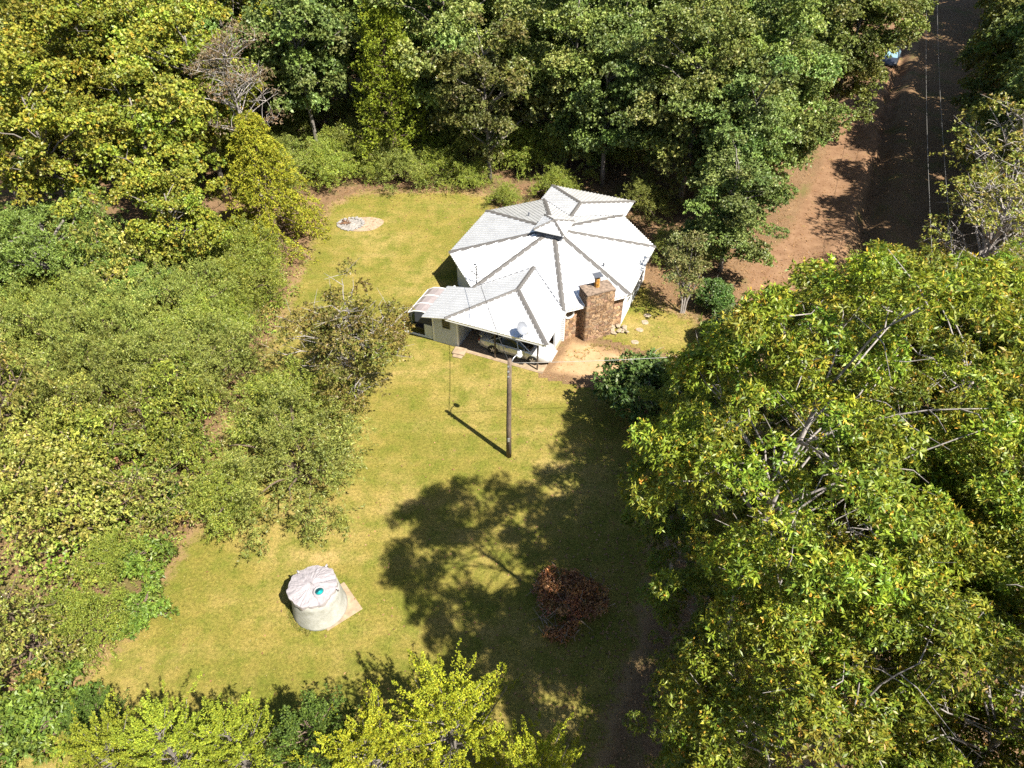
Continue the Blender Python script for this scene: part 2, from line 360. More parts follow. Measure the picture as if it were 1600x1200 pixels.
class Leaves:
    def __init__(s, seed): s.rng = np.random.default_rng(seed); s.V = []; s.Cc = []
    def twigs(s, tip, axis, k, L, W, spread, droop, pal, clump_tint=None, jit=0.24, stem=0.08, upb=1.15, mixp=0.5):
        """k leaves round each twig tip; every leaf is a folded kite of two triangles"""
        r = s.rng; n = len(tip)
        if n == 0: return
        a = nrm(axis)[:, None, :]; rv = r.normal(size=(n, k, 3)); rad = nrm(rv - (rv * a).sum(-1, keepdims=True) * a)
        th = (spread + r.normal(0, 0.3, (n, k, 1)))
        d = a * np.cos(th) + rad * np.sin(th); d[..., 2] -= droop * r.uniform(0.3, 1.2, (n, k)); d = nrm(d)
        Ls = L * r.uniform(0.65, 1.3, (n, k, 1)); Ws = W * r.uniform(0.7, 1.25, (n, k, 1))
        base = tip[:, None, :] - a * r.uniform(0, 1, (n, k, 1)) * stem
        up = np.array([0, 0, 1.0]) + r.normal(0, upb, (n, k, 3))
        sd = nrm(np.cross(d, up)); nn = np.cross(sd, d)
        f = Ws * 0.22
        v0 = base; v1 = base + d * Ls * 0.48 + sd * Ws * 0.5 + nn * f; v2 = base + d * Ls - nn * Ls * 0.12; v3 = base + d * Ls * 0.48 - sd * Ws * 0.5 + nn * f
        V = np.stack([v0, v1, v2, v3], 2).reshape(-1, 3)
        ct = palette(r, pal, n)[:, None, :]; cl = palette(r, pal, n * k).reshape(n, k, 3)
        c = (ct * mixp + cl * (1 - mixp)) * r.uniform(1 - jit, 1 + jit, (n, k, 1))
        if clump_tint is not None: c = c * clump_tint[:, None, :]
        s.V.append(V); s.Cc.append(np.repeat(c.reshape(-1, 3), 4, 0))
    def blobs(s, cen, rad, dens, k, L, W, spread, droop, pal, flat=0.8, low=-0.35, shell=(0.55, 1.05), up=0.5, tintj=0.14, out=None, **kw):
        """twigs spread over the upper and outer part of many clumps"""
        r = s.rng; cen = np.asarray(cen, float); rad = np.asarray(rad, float)
        cnt = np.maximum(3, (dens * 4 * PI * rad ** 2 * r.uniform(0.75, 1.25, len(rad))).astype(int))
        i = np.repeat(np.arange(len(rad)), cnt); n = len(i)
        z = r.uniform(low, 1, n); ph = r.uniform(0, 2 * PI, n); h = np.sqrt(1 - z * z)
        d = np.stack([h * np.cos(ph), h * np.sin(ph), z], -1)
        rr = rad[i][:, None] * (r.uniform(shell[0] ** 2, shell[1] ** 2, (n, 1)) ** 0.5)
        lump = 1 + 0.22 * np.sin(d @ np.array([5.1, 3.3, 4.7]) + i * 1.7)[:, None] * np.cos(d @ np.array([-3.7, 6.1, 2.3]) + i)[:, None]
        tip = cen[i] + d * rr * lump * np.array([1, 1, flat])
        ax = d + np.array([0, 0, up]) + r.normal(0, 0.35, (n, 3))
        if out is not None: ax = ax + nrm(cen[i] - out) * 0.5
        tint = (1 + r.normal(0, tintj, (len(rad), 1))) * (1 + r.normal(0, tintj * 0.35, (len(rad), 3)))
        s.twigs(tip, ax, k, L, W, spread, droop, pal, clump_tint=np.clip(tint, 0.6, 1.45)[i], **kw)
    def plumes(s, base, dirn, length, per, k, L, W, pal, r0=0.2, r1=0.05, flatz=1.0, droop=0.0, spread=0.6, curve=0.0, **kw):
        """feathery sprays: leaflets packed round straight or bending stems"""
        r = s.rng; n = len(base); t = r.uniform(0.05, 1, (n, per, 1)) ** 0.85
        dd = nrm(dirn)[:, None, :]; ln = np.asarray(length).reshape(n, 1, 1)
        rv = r.normal(size=(n, per, 3)); rv[..., 2] *= flatz; pr = nrm(rv - (rv * dd).sum(-1, keepdims=True) * dd)
        tip = base[:, None, :] + dd * ln * t + pr * (r0 * (1 - t) + r1) * r.uniform(0.3, 1, (n, per, 1))
        tip[..., 2] -= curve * (t[..., 0] ** 2) * ln[..., 0]
        ax = dd * 0.9 + pr * 0.7; ax[..., 2] -= curve * 1.2 * t[..., 0]
        tint = 1 + r.normal(0, 0.13, (n, 1, 1)) * np.ones((1, per, 3))
        s.twigs(tip.reshape(-1, 3), ax.reshape(-1, 3), k, L, W, spread, droop, pal, clump_tint=np.clip(tint, 0.6, 1.4).reshape(-1, 3), **kw)
    def mesh(s, name, mat):
        V = np.concatenate(s.V); c = np.clip(np.concatenate(s.Cc), 0.004, 0.9)
        me = fast_mesh(name, V, np.arange(len(V)).reshape(-1, 4), c); me.materials.append(mat); return me

def bez(a, b, c, n):
    a, b, c = Vector(a), Vector(b), Vector(c)
    return [a * (1 - t) ** 2 + b * 2 * t * (1 - t) + c * t * t for t in [i / (n - 1) for i in range(n)]]

def skeleton(rng, name, H, r0, targets, mat, bend=0.3, top=0.85, sides=7, rb=0.09, fork=None, twigs=0):
    """tapered trunk with limbs that reach out to the leaf clumps"""
    mb = MB(); n = 9; bx, by = rng.normal(0, bend, 2); pts = []; rr = []
    for i in range(n):
        t = i / (n - 1); pts.append(Vector((bx * math.sin(t * 2.2) + 0.08 * math.sin(5 * t + bx), by * math.sin(t * 2.6), H * top * t)))
        rr.append(r0 * (1.35 if i == 0 else 1) * (1 - 0.82 * t) + 0.01)
    mb.tube(pts, rr, sides)
    ends = []
    for tg in targets:
        tg = Vector(tg); hz = min(max(tg.z - math.hypot(tg.x, tg.y) * rng.uniform(0.45, 0.95), H * 0.22), H * top * 0.97)
        j = hz / (H * top) * (n - 1); j0 = min(int(j), n - 2); a = pts[j0].lerp(pts[j0 + 1], j - j0)
        mid = a.lerp(tg, 0.55) + Vector((rng.normal(0, 0.25), rng.normal(0, 0.25), 0.14 * (tg - a).length + rng.normal(0, 0.15)))
        ln = (tg - a).length; q = bez(a, mid, tg, 7); rs = min(rb, r0 * 0.5) * (0.35 + ln / (H * 0.7))
        for i in range(1, 6): q[i] = q[i] + Vector(rng.normal(0, 0.022 * ln ** 0.7, 3))
        mb.tube(q, [rs * (1 - 0.85 * i / 6) + 0.006 for i in range(7)], 5)
        for _ in range(twigs):
            e = q[rng.integers(3, 6)]; v = Vector(rng.normal(0, 1, 3)) ; v.z = abs(v.z) * 0.6; v.normalize()
            mb.tube([e, e + v * rng.uniform(0.4, 0.8) + Vector((0, 0, 0.05)), e + v * rng.uniform(0.9, 1.5) + Vector(rng.normal(0, 0.2, 3))], [0.022, 0.014, 0.006], 4, cap=False)
    me = mb.mesh(name); me.polygons.foreach_set('use_smooth', [True] * len(me.polygons)); me.materials.append(mat); return me

def clump_set(rng, n, Rx, Ry, Rz, zc, rlo, rhi, low=-0.55, inner=0.35, wob=0.22):
    """clump centres over an uneven crown envelope, a few inside it"""
    z = rng.uniform(low, 1, n); ph = np.arange(n) * 2.39996 + rng.uniform(0, 0.9, n); h = np.sqrt(np.clip(1 - z * z, 0, 1))
    d = np.stack([h * np.cos(ph), h * np.sin(ph), z], -1)
    w_ = 1 + wob * np.sin(d @ rng.normal(0, 2.6, 3) + rng.uniform(0, 6)) + wob * 0.7 * np.sin(d @ rng.normal(0, 4.5, 3))
    f = np.where(rng.random(n) < inner, rng.uniform(0.35, 0.75, n), rng.uniform(0.78, 1.0, n)) * w_
    c = d * f[:, None] * np.array([Rx, Ry, Rz]) + np.array([0, 0, zc])
    return c, rng.uniform(rlo, rhi, n)

def plant(name, label, cat, loc, trunk, crown, rz=0.0, sc=(1, 1, 1), group=None, names=('trunk', 'crown')):
    e = empty(name, (loc[0], loc[1], loc[2] if len(loc) > 2 else 0), rz); e.scale = sc if hasattr(sc, '__len__') else (sc, sc, sc)
    tag(e, label, cat, group)
    if trunk is not None: link(names[0], trunk, e)
    link(names[1], crown, e)
    return e

# ------------------------------------------------------------------ the octagonal house (local frame: +y towards the back wing)
HC = (2.95, 45.2); HROT = R(-23)
house = empty('octagonal_house', (HC[0], HC[1], 0), HROT)
tag(house, 'white metal roofed octagonal house with carport wing and big stone chimney', 'house')
EZ, SL, A1, A2 = 2.8, 0.25, 6.752, 3.264
APEX = Vector((0, 0, EZ + SL * A1))
CORN = [Vector((x, y, EZ)) for x, y in ((A1, -A2), (A1, A2), (A2, A1), (-A2, A1), (-A1, A2), (-A1, -A2), (-A2, -A1), (A2, -A1))]

def roof_panel(poly, name='roof_panel', parent=house, th=0.05, pitch=0.29, mat=None):
    """one ribbed sheet-metal facet: a thin slab with raised ribs that run down the slope"""
    P = [Vector(p) for p in poly]; n = (P[1] - P[0]).cross(P[2] - P[0])
    if n.length < 1e-6: n = (P[2] - P[0]).cross(P[3] - P[0])
    n.normalize()
    if n.z < 0: P.reverse(); n = -n
    dn = Vector((n.x, n.y, 0)); dn = (dn - n * dn.dot(n)).normalized(); al = n.cross(dn)
    mb = MB(); k = len(P)
    mb.add([p + n * 0.0 for p in P] + [p - n * th for p in P], [tuple(range(k)), tuple(range(2 * k - 1, k - 1, -1))] + [(i, k + i, k + (i + 1) % k, (i + 1) % k) for i in range(k)])
    o = P[0]; q = [((p - o).dot(al), (p - o).dot(dn)) for p in P]
    a0 = min(x for x, _ in q); a1 = max(x for x, _ in q); a = a0 + pitch * 0.4
    while a < a1:
        ys = []
        for i in range(k):
            (x0, y0), (x1, y1) = q[i], q[(i + 1) % k]
            if (x0 <= a) != (x1 <= a): ys.append(y0 + (y1 - y0) * (a - x0) / (x1 - x0))
        ys.sort()
        for y0, y1 in zip(ys[::2], ys[1::2]):
            if y1 - y0 < 0.15: continue
            vs = []
            for y in (y0, y1):
                for da, h in ((-0.045, 0.001), (-0.018, 0.042), (0.018, 0.042), (0.045, 0.001)): vs.append(o + al * (a + da) + dn * y + n * h)
            mb.add(vs, [(0, 4, 5, 1), (1, 5, 6, 2), (2, 6, 7, 3), (0, 1, 2, 3), (7, 6, 5, 4)])
        a += pitch
    return mb.build(name, mat or M['roof'], parent)

def ridge_cap(p0, p1, na, nb, wd=0.17, parent=house, lift=0.034, name='ridge_cap'):
    """bent metal strip over a hip, na / nb = horizontal directions of the two sides with their slopes"""
    p0, p1 = Vector(p0), Vector(p1); up = Vector((0, 0, 1)); mb = MB(); t = (p1 - p0).normalized()
    def sec(p):
        out = []
        for s_, f in ((na, 1), (nb, 1)):
            d = Vector(s_); d = (d - t * d.dot(t)).normalized(); out.append(p + d * wd + up * lift)
        return [out[0], p + up * (lift + 0.035), out[1]]
    a, b = sec(p0), sec(p1); dz = up * 0.03
    vs = a + b + [v - dz for v in a + b]
    mb.add(vs, [(0, 1, 4, 3), (1, 2, 5, 4), (0, 3, 9, 6), (2, 8, 11, 5), (0, 6, 7, 1), (1, 7, 8, 2), (3, 4, 10, 9), (4, 5, 11, 10)])
    return mb.build(name, M['cap'], parent)

def facet_dir(i):
    """direction lying in facet i (between corner i and i+1), along its eave"""
    a, b = CORN[i], CORN[(i + 1) % 8]; return (b - a).normalized()

ZR, KX = 3.55, 0.2174                    # ridge height and side slope of the wings
YV = -(A1 - (ZR - EZ) / SL)              # where a wing ridge dies into the main roof
for i in range(8):
    a, b = CORN[i], CORN[(i + 1) % 8]
    if i == 2:   roof_panel([(A2, A1, EZ), (0, -YV, ZR), (-A2, A1, EZ), APEX])
    elif i == 6: roof_panel([(-A2, -A1, EZ), (0, YV, ZR), (A2, -A1, EZ), APEX])
    else: roof_panel([a, b, APEX])
for i in range(8):
    d0 = -facet_dir((i - 1) % 8); d1 = facet_dir(i)
    e = CORN[i]; top = APEX + (e - APEX) * 0.10
    n0 = (e - CORN[(i - 1) % 8]).cross(APEX - e); n1 = (CORN[(i + 1) % 8] - e).cross(APEX - e)
    ridge_cap(e + (e - APEX) * 0.004, top, d0, d1)
# carport wing
FY, FX, FA, LX = -10.4, 3.5, -6.6, -5.2
roof_panel([(0, FA, ZR), (-FX, FY, EZ - 0.011), (FX, FY, EZ - 0.011)])
roof_panel([(0, YV, ZR), (0, FA, ZR), (FX, FY, ZR - KX * FX), (FX, -A1 + 0.05, ZR - KX * FX), (A2 + .12, -A1 + .05, ZR - KX * (A2 + .12))])
roof_panel([(0, YV, ZR), (-A2 - .12, -A1 + .05, ZR - KX * (A2 + .12)), (LX, -A1 + .16, ZR - KX * -LX), (LX, FY, ZR - KX * -LX), (-FX, FY, ZR - KX * FX), (0, FA, ZR)])
ridge_cap((0, YV + 0.05, ZR), (0, FA, ZR), (-1, 0, -KX), (1, 0, -KX))
ridge_cap((0, FA, ZR + 0.004), (FX * 0.995, FY * 0.998, EZ), (1, 0.3, -KX), (-1, -0.2, -0.1))
ridge_cap((0, FA, ZR + 0.004), (-FX * 0.995, FY * 0.998, EZ), (-1, 0.3, -KX), (1, -0.2, -0.1), 0.12)
# back wing
BY, BA = 9.25, 6.0
roof_panel([(0, BA, ZR), (-FX, BY, EZ), (FX, BY, EZ)])
roof_panel([(0, -YV, ZR), (0, BA, ZR), (FX, BY, ZR - KX * FX), (FX, A1 - 0.05, ZR - KX * FX), (A2 + .12, A1 - .05, ZR - KX * (A2 + .12))])
roof_panel([(0, -YV, ZR), (0, BA, ZR), (-FX, BY, ZR - KX * FX), (-FX, A1 - 0.05, ZR - KX * FX), (-A2 - .12, A1 - .05, ZR - KX * (A2 + .12))])
ridge_cap((0, -YV - 0.05, ZR), (0, BA, ZR), (-1, 0, -KX), (1, 0, -KX))
ridge_cap((0, BA, ZR + 0.004), (FX, BY, EZ), (1, -0.3, -KX), (-1, 0.2, -0.1))
ridge_cap((0, BA, ZR + 0.004), (-FX, BY, EZ), (-1, -0.3, -KX), (1, 0.2, -0.1))
# valleys: dark flashing where the wings meet the main roof
for s_ in (1, -1):
    for q in (1, -1):
        mb = MB(); a = Vector((0.03 * q, YV * s_, ZR + 0.022)); b = Vector(((A2 + .1) * q, -A1 * s_, EZ + 0.05)); t = Vector((b.y - a.y, a.x - b.x, 0)).normalized() * 0.035
        mb.add([a - t, a + t, b + t, b - t], [(0, 1, 2, 3)]); mb.build('valley_flashing', M['slate'], house)
# cupola
cup = empty('cupola'); cup.parent = house
def part(name, mat, parent=house, smooth=False, bevel=0, **boxes):
    mb = MB()
    for b in boxes.values(): mb.box(*b)
    return mb.build(name, mat, parent, smooth, bevel)
part('cupola_wall', M['slate'], cup, a=(-0.92, 0.92, -0.92, 0.92, 4.05, 4.80))
mb = MB()
for z in np.arange(4.42, 4.76, 0.08):
    for s_ in (-1, 1):
        mb.box(-0.9, 0.9, s_ * 0.93 - 0.03, s_ * 0.93 + 0.03, z, z + 0.03); mb.box(s_ * 0.93 - 0.03, s_ * 0.93 + 0.03, -0.9, 0.9, z, z + 0.03)
mb.build('louvre', M['slate'], cup)
ch, cz, ca = 1.12, 4.80, Vector((0, 0, 5.20))
cc = [Vector((x * ch, y * ch, cz)) for x, y in ((1, -1), (1, 1), (-1, 1), (-1, -1))]
for i in range(4):
    roof_panel([cc[i], cc[(i + 1) % 4], ca], 'cupola_roof_panel', cup, 0.04)
    d1 = (cc[(i + 1) % 4] - cc[i]).normalized(); d0 = (cc[(i - 1) % 4] - cc[i]).normalized()
    ridge_cap(cc[i], ca, d0, d1, 0.11, cup, 0.03, 'cupola_ridge_cap')
part('cupola_trim', M['trim'], cup, a=(-1.13, 1.13, -1.135, -1.10, 4.72, 4.80), b=(-1.13, 1.13, 1.10, 1.135, 4.72, 4.80), c=(-1.135, -1.10, -1.1, 1.1, 4.72, 4.80), d=(1.10, 1.135, -1.1, 1.1, 4.72, 4.80))

def siding_wall(p0, p1, z0, z1, parent=house, name='wall', board=0.17, mat=None, gaps=()):
    """lapped boards on a straight wall from p0 to p1; the outside is to the right of p0 -> p1"""
    p0, p1 = Vector((p0[0], p0[1], 0)), Vector((p1[0], p1[1], 0)); t = (p1 - p0); ln = t.length; t.normalize(); n = Vector((t.y, -t.x, 0)); up = Vector((0, 0, 1))
    mb = MB()
    core = [p0 - n * .1, p1 - n * .1, p1, p0]
    mb.add([c + up * z0 for c in core] + [c + up * z1 for c in core], ((0,3,2,1),(4,5,6,7),(0,1,5,4),(1,2,6,5),(2,3,7,6),(3,0,4,7)))
    z = z0
    while z < z1 - 0.02:
        zt = min(z + board, z1)
        segs = [(0, ln)]
        for g0, g1, h0, h1 in gaps:
            if zt > h0 and z < h1: segs = [(0, g0), (g1, ln)]
        for s0, s1 in segs:
            a, b = p0 + t * s0, p0 + t * s1
            vs = [a + up * z + n * 0.004, a + up * z + n * 0.032, a + up * zt + n * 0.008, b + up * z + n * 0.004, b + up * z + n * 0.032, b + up * zt + n * 0.008]
            mb.add(vs, ((0, 1, 2), (3, 5, 4), (1, 4, 5, 2), (0, 3, 4, 1)))
        z += board
    return mb.build(name, mat or M['siding'], parent)

ins = 0.93                                # walls stand inside the eaves
WC = [Vector((c.x * ins, c.y * ins, 0)) for c in CORN]
for i in range(8):
    if i in (7,): continue                # the stone side is built below
    a, b = WC[i], WC[(i + 1) % 8]
    ht = EZ - 0.02 + 0.0
    siding_wall(a, b, 0.0, ht)
# fascia under every eave
mb = MB()
for i in range(8):
    if i in (2, 6): continue
    a, b = CORN[i], CORN[(i + 1) % 8]; t = (b - a).normalized(); n = Vector((t.y, -t.x, 0)); up = Vector((0, 0, 1)); a2, b2 = a - n * .03, b - n * .03
    f = MB(); f.add([a2 - up * .17, b2 - up * .17, b2 - up * .055, a2 - up * .055, a2 - n * .03 - up * .17, b2 - n * .03 - up * .17, b2 - n * .03 - up * .055, a2 - n * .03 - up * .055],
                    ((0,1,2,3),(7,6,5,4),(0,4,5,1),(3,2,6,7),(0,3,7,4),(1,5,6,2)))
    f.build('fascia', M['trim'], house)
    sf = MB(); w0, w1 = WC[i] + up * (EZ - .12), WC[(i + 1) % 8] + up * (EZ - .12)
    sf.add([a2 - up * .12 - n * .04, b2 - up * .12 - n * .04, w1, w0], [(0, 3, 2, 1)]); sf.build('soffit', M['trim'], house)
# windows on the left and right long sides
for s_ in (-1, 1):
    for yy in (-1.6, 1.4):
        x = s_ * (A1 * ins + 0.03); wn = empty('window'); wn.parent = house
        part('pane', M['glassd'], wn, a=(x - .03, x + .012, yy - .48, yy + .48, 0.95, 2.05))
        part('frame', M['trim'], wn, a=(x - .03, x + .05, yy - .56, yy - .48, .87, 2.13), b=(x - .03, x + .05, yy + .48, yy + .56, .87, 2.13), c=(x - .03, x + .052, yy - .56, yy + .56, 2.05, 2.13), d=(x - .03, x + .07, yy - .60, yy + .60, .87, .95), e=(x - .03, x + .04, yy - .48, yy + .48, 1.48, 1.53))

# ---- stone side and chimney
STONES = [(0.30, 0.185, 0.10), (0.36, 0.235, 0.135), (0.24, 0.14, 0.075), (0.42, 0.28, 0.165), (0.20, 0.125, 0.08), (0.33, 0.20, 0.13), (0.28, 0.20, 0.13)]
def stone_face(mb, rng, o, u, v, n, wd, ht, cell, dark=1.0, hole=None):
    """irregular flagstones with recessed joints, laid over a rectangle (o, u*wd, v*ht), n = outward"""
    nx, ny = max(2, round(wd / cell)), max(2, round(ht / (cell * 0.8))); P = {}
    for i in range(nx + 1):
        for j in range(ny + 1):
            x = (i + (0.5 if j % 2 else 0) * (0 < i < nx) + (rng.uniform(-.28, .28) if 0 < i < nx else 0)) / nx * wd
            y = (j + (rng.uniform(-.3, .3) if 0 < j < ny else 0)) / ny * ht
            P[i, j] = (min(max(x, 0), wd), y)
    for i in range(nx):
        for j in range(ny):
            q = [P[i, j], P[i + 1, j], P[i + 1, j + 1], P[i, j + 1]]
            cx = sum(p[0] for p in q) / 4; cy_ = sum(p[1] for p in q) / 4
            if hole and math.hypot(cx - hole[0], cy_ - hole[1]) < hole[2] * 1.05: continue
            g = 0.013; d = rng.uniform(0.012, 0.034); base = []; top = []
            for (x, y) in q:
                l = max(math.hypot(x - cx, y - cy_), 1e-3); x2, y2 = cx + (x - cx) * (1 - g / l), cy_ + (y - cy_) * (1 - g / l); x3, y3 = cx + (x - cx) * (1 - 2.1 * g / l), cy_ + (y - cy_) * (1 - 2.1 * g / l)
                base.append(o + u * x2 + v * y2); top.append(o + u * x3 + v * y3 + n * (d + rng.uniform(-.008, .008)))
            c = STONES[rng.integers(len(STONES))]; f = rng.uniform(.9, 1.4) * dark
            mb.add(base + top, ((4, 5, 6, 7), (0, 1, 5, 4), (1, 2, 6, 5), (2, 3, 7, 6), (3, 0, 4, 7)), tuple(min(1, k * f) for k in c))
srng = np.random.default_rng(3); UP = Vector((0, 0, 1))
a, b = WC[7], WC[0]; t = (b - a).normalized(); n = Vector((t.y, -t.x, 0)); ln = (b - a).length
sw = empty('stone_wall'); sw.parent = house
mb = MB(); cor = [a - n * .12, b - n * .12, b, a]; mb.add(cor + [c + UP * (EZ - .02) for c in cor], ((0,3,2,1),(4,5,6,7),(0,1,5,4),(1,2,6,5),(2,3,7,6),(3,0,4,7))); mb.build('mortar_backing', M['mortar'], sw)
mb = MB(); stone_face(mb, srng, a, t, UP, n, ln, EZ - .05, 0.26, 1.15, hole=(0.52, 2.12, 0.34)); so = mb.build('stones', M['stone'], sw); so['kind'] = 'stuff'
# round white window left of the chimney, small lamp right of it
rw = empty('round_window'); rw.parent = house
c0 = a + t * 0.52 + UP * 2.12; Mr = Matrix.Translation(c0 + n * 0.03) @ n.to_track_quat('Z', 'Y').to_matrix().to_4x4()
mb = MB(); vs = []; fs = []; S_ = 24
for r_, z_ in ((.27, 0), (.27, .07), (.36, .07), (.36, 0)):
    for k in range(S_): q = 2 * PI * k / S_; vs.append(Mr @ Vector((r_ * math.cos(q), r_ * math.sin(q), z_)))
for i in range(3):
    for k in range(S_): fs.append((i*S_+k, (i+1)*S_+k, (i+1)*S_+(k+1) % S_, i*S_+(k+1) % S_))
mb.add(vs, fs); mb.build('frame', M['trim'], rw)
mb = MB(); mb.lathe([(.28, 0), (.28, .012)], 24, None, Mr); mb.build('pane', M['glassd'], rw)
lt = empty('wall_lamp'); lt.parent = house
lc = a + t * (ln - 1.0) + UP * 2.25
mb = MB(); mb.lathe([(.03, 0), (.10, .05), (.12, .18), (.06, .26)], 12, None, Matrix.Translation(lc + n * .14)); mb.build('lamp_shade', M['trim'], lt, True)
mb = MB(); mb.tube([lc + n * .0 + UP * .2, lc + n * .14 + UP * .24], .02, 6); mb.build('bracket', M['slate'], lt)

chim = empty('chimney'); chim.parent = house
# chimney block in front of the stone side, its foot a little wider than its top
def loc(x, y): 
    v_ = Vector((x - HC[0], y - HC[1], 0)); v_.rotate(Matrix.Rotation(-HROT, 3, 'Z')); return v_
cl0 = loc(4.87, 38.11); cr0 = loc(6.74, 38.86); ct = (cr0 - cl0).normalized(); cn = Vector((ct.y, -ct.x, 0)); CW = (cr0 - cl0).length; CD, CH = 1.15, 3.72
fl, fr = cl0, cl0 + ct * CW; bl, br = fl - cn * CD, fr - cn * CD; tp = 0.03
top = [fl + ct * tp - cn * tp, fr - ct * tp - cn * tp, br - ct * tp, bl + ct * tp]
mb = MB(); mb.add([fl, fr, br, bl] + [p + UP * CH for p in top], ((0,3,2,1),(4,5,6,7),(0,1,5,4),(1,2,6,5),(2,3,7,6),(3,0,4,7))); mb.build('core', M['mortar'], chim)
mb = MB(); stone_face(mb, srng, fl + cn * .002, ct, (UP * CH - cn * tp).normalized(), cn, CW, CH, 0.20, 0.85)
stone_face(mb, srng, bl - ct * .002, cn, UP, -ct, CD, CH - .02, 0.22, 0.8); stone_face(mb, srng, fr + ct * .002, -cn, UP, ct, CD, CH - .02, 0.22, 0.8)
so = mb.build('stones', M['stone'], chim); so['kind'] = 'stuff'
mb = MB(); e_ = .03; q = [fl + cn * e_ - ct * e_, fr + cn * e_ + ct * e_, br + ct * e_ - cn * e_, bl - ct * e_ - cn * e_]
mb.add([p + UP * (CH + .001) for p in q] + [p + UP * (CH + .07) for p in q], ((0,3,2,1),(4,5,6,7),(0,1,5,4),(1,2,6,5),(2,3,7,6),(3,0,4,7)))
M['cap_stone'] = simple('sooty_mortar_top', (0.21, 0.155, 0.115), 0.95, var=0.45, scale=4, bmp=0.5); mb.build('chimney_top', M['cap_stone'], chim)
fc = fl + ct * (CW * .50) - cn * (CD * .62); fz = CH + .07
mb = MB(); mb.lathe([(.19, fz), (.17, fz + .3), (.185, fz + .62)], 8, None, Matrix.Translation(fc)); mb.build('flue', M['rust'], chim)
for dx, dy in ((-.15, -.15), (.15, -.15), (.15, .15), (-.15, .15)): mb = MB(); p = fc + ct * dx + cn * dy; mb.tube([p + UP * (fz + .5), p + UP * (fz + .86)], .015, 4); mb.build('cap_rod', M['slate'], chim)
mb = MB(); Mq = Matrix.Translation(fc + UP * (fz + .86)) @ Matrix.Rotation(math.atan2(ct.y, ct.x), 4, 'Z') @ Matrix.Rotation(R(4), 4, 'X'); mb.box(-.30, .30, -.26, .26, 0, .03, None, Mq); mb.build('flue_cap', M['slate'], chim)

# ---- carport wing: store room, posts, beam
RX0, RX1, RY0, RY1 = -4.82, -3.0, -9.65, -6.35
wz = lambda x: ZR - KX * abs(x) - 0.07
siding_wall((RX0, RY0), (RX1, RY0), 0.0, 2.42, gaps=((0.72, 1.28, 1.35, 2.2),))
siding_wall((RX0, RY1), (RX0, RY0), 0.0, 2.40)
siding_wall((RX1, RY0 + 0.02), (RX1, RY1), 0.0, 2.78)
part('corner_board', M['trim'], a=(RX0 - .05, RX0 + .07, RY0 - .05, RY0 + .06, 0, 2.42)); part('corner_board', M['trim'], a=(RX1 - .07, RX1 + .05, RY0 - .05, RY0 + .06, 0, 2.75))
wn = empty('window'); wn.parent = house; wx = RX0 + 1.0
part('pane', M['glassd'], wn, a=(wx - .24, wx + .24, RY0 - .012, RY0 + .02, 1.42, 2.12))
M['olive'] = simple('olive_frame', (0.16, 0.15, 0.10), 0.6)
part('frame', M['olive'], wn, a=(wx - .29, wx - .24, RY0 - .05, RY0 + .02, 1.36, 2.18), b=(wx + .24, wx + .29, RY0 - .05, RY0 + .02, 1.36, 2.18), c=(wx - .24, wx + .24, RY0 - .05, RY0 + .02, 2.12, 2.18), d=(wx - .24, wx + .24, RY0 - .06, RY0 + .02, 1.36, 1.42))
for k in range(3):
    part('louvre', M['olive'], wn, a=(wx - .24, wx + .24, RY0 - .035, RY0 - .012, 1.56 + k * .17, 1.60 + k * .17))
# rear wall of the carport and its beam
siding_wall((RX1, -6.3), (A2, -6.3), 0, 2.7, name='carport_rear_wall')
part('beam', M['trim'], a=(RX1 + .06, FX - .1, -9.84, -9.72, 2.70, 2.80))
part('front_fascia', M['trim'], a=(-FX, FX, FY + .02, FY + .05, EZ - .19, EZ - .075))
for px_, py_ in ((-0.25, -9.78), (2.72, -9.78)):
    part('post', M['post'], a=(px_ - .045, px_ + .045, py_ - .045, py_ + .045, 0.04, 2.66))
# corrugated gable strip under the right eave of the carport
siding_wall((A2 - .3, -7.25), (A2 - .3, -6.35), 0, 2.6, name='side_wall')
# service mast with a short cross arm on the roof
mast = empty('service_mast'); mast.parent = house; mp_ = loc(-2.38, 40.78)
mb = MB(); mb.tube([(mp_.x, mp_.y, 2.9), (mp_.x, mp_.y, 4.35)], .035, 8); mb.build('pipe', M['wire_dark'], mast)
mb = MB(); mb.tube([(mp_.x, mp_.y, 3.55), (mp_.x - .55, mp_.y + .15, 3.75)], .025, 6); mb.tube([(mp_.x - .55, mp_.y + .15, 3.75), (mp_.x - .6, mp_.y - .1, 3.68)], .02, 6); mb.build('brace', M['wire_dark'], mast)
mb = MB(); mb.tube([(mp_.x, mp_.y, 4.33), (mp_.x - .06, mp_.y + .02, 4.42), (mp_.x - .15, mp_.y + .03, 4.36)], .05, 8); mb.build('weather_head', M['slate'], mast)
# vent pipes on the main roof
for vx, vy in ((-2.9, 2.5), (4.3, -1.6)):
    z_ = EZ + SL * (A1 - max(abs(vx), abs(vy), (abs(vx) + abs(vy)) / 1.483)); mb = MB(); mb.lathe([(.06, z_ - .1), (.06, z_ + .28)], 10, None, Matrix.Translation((vx, vy, 0))); mb.build('vent_pipe', M['slate'], house)
HM = Matrix.Translation((HC[0], HC[1], 0)) @ Matrix.Rotation(HROT, 4, 'Z')

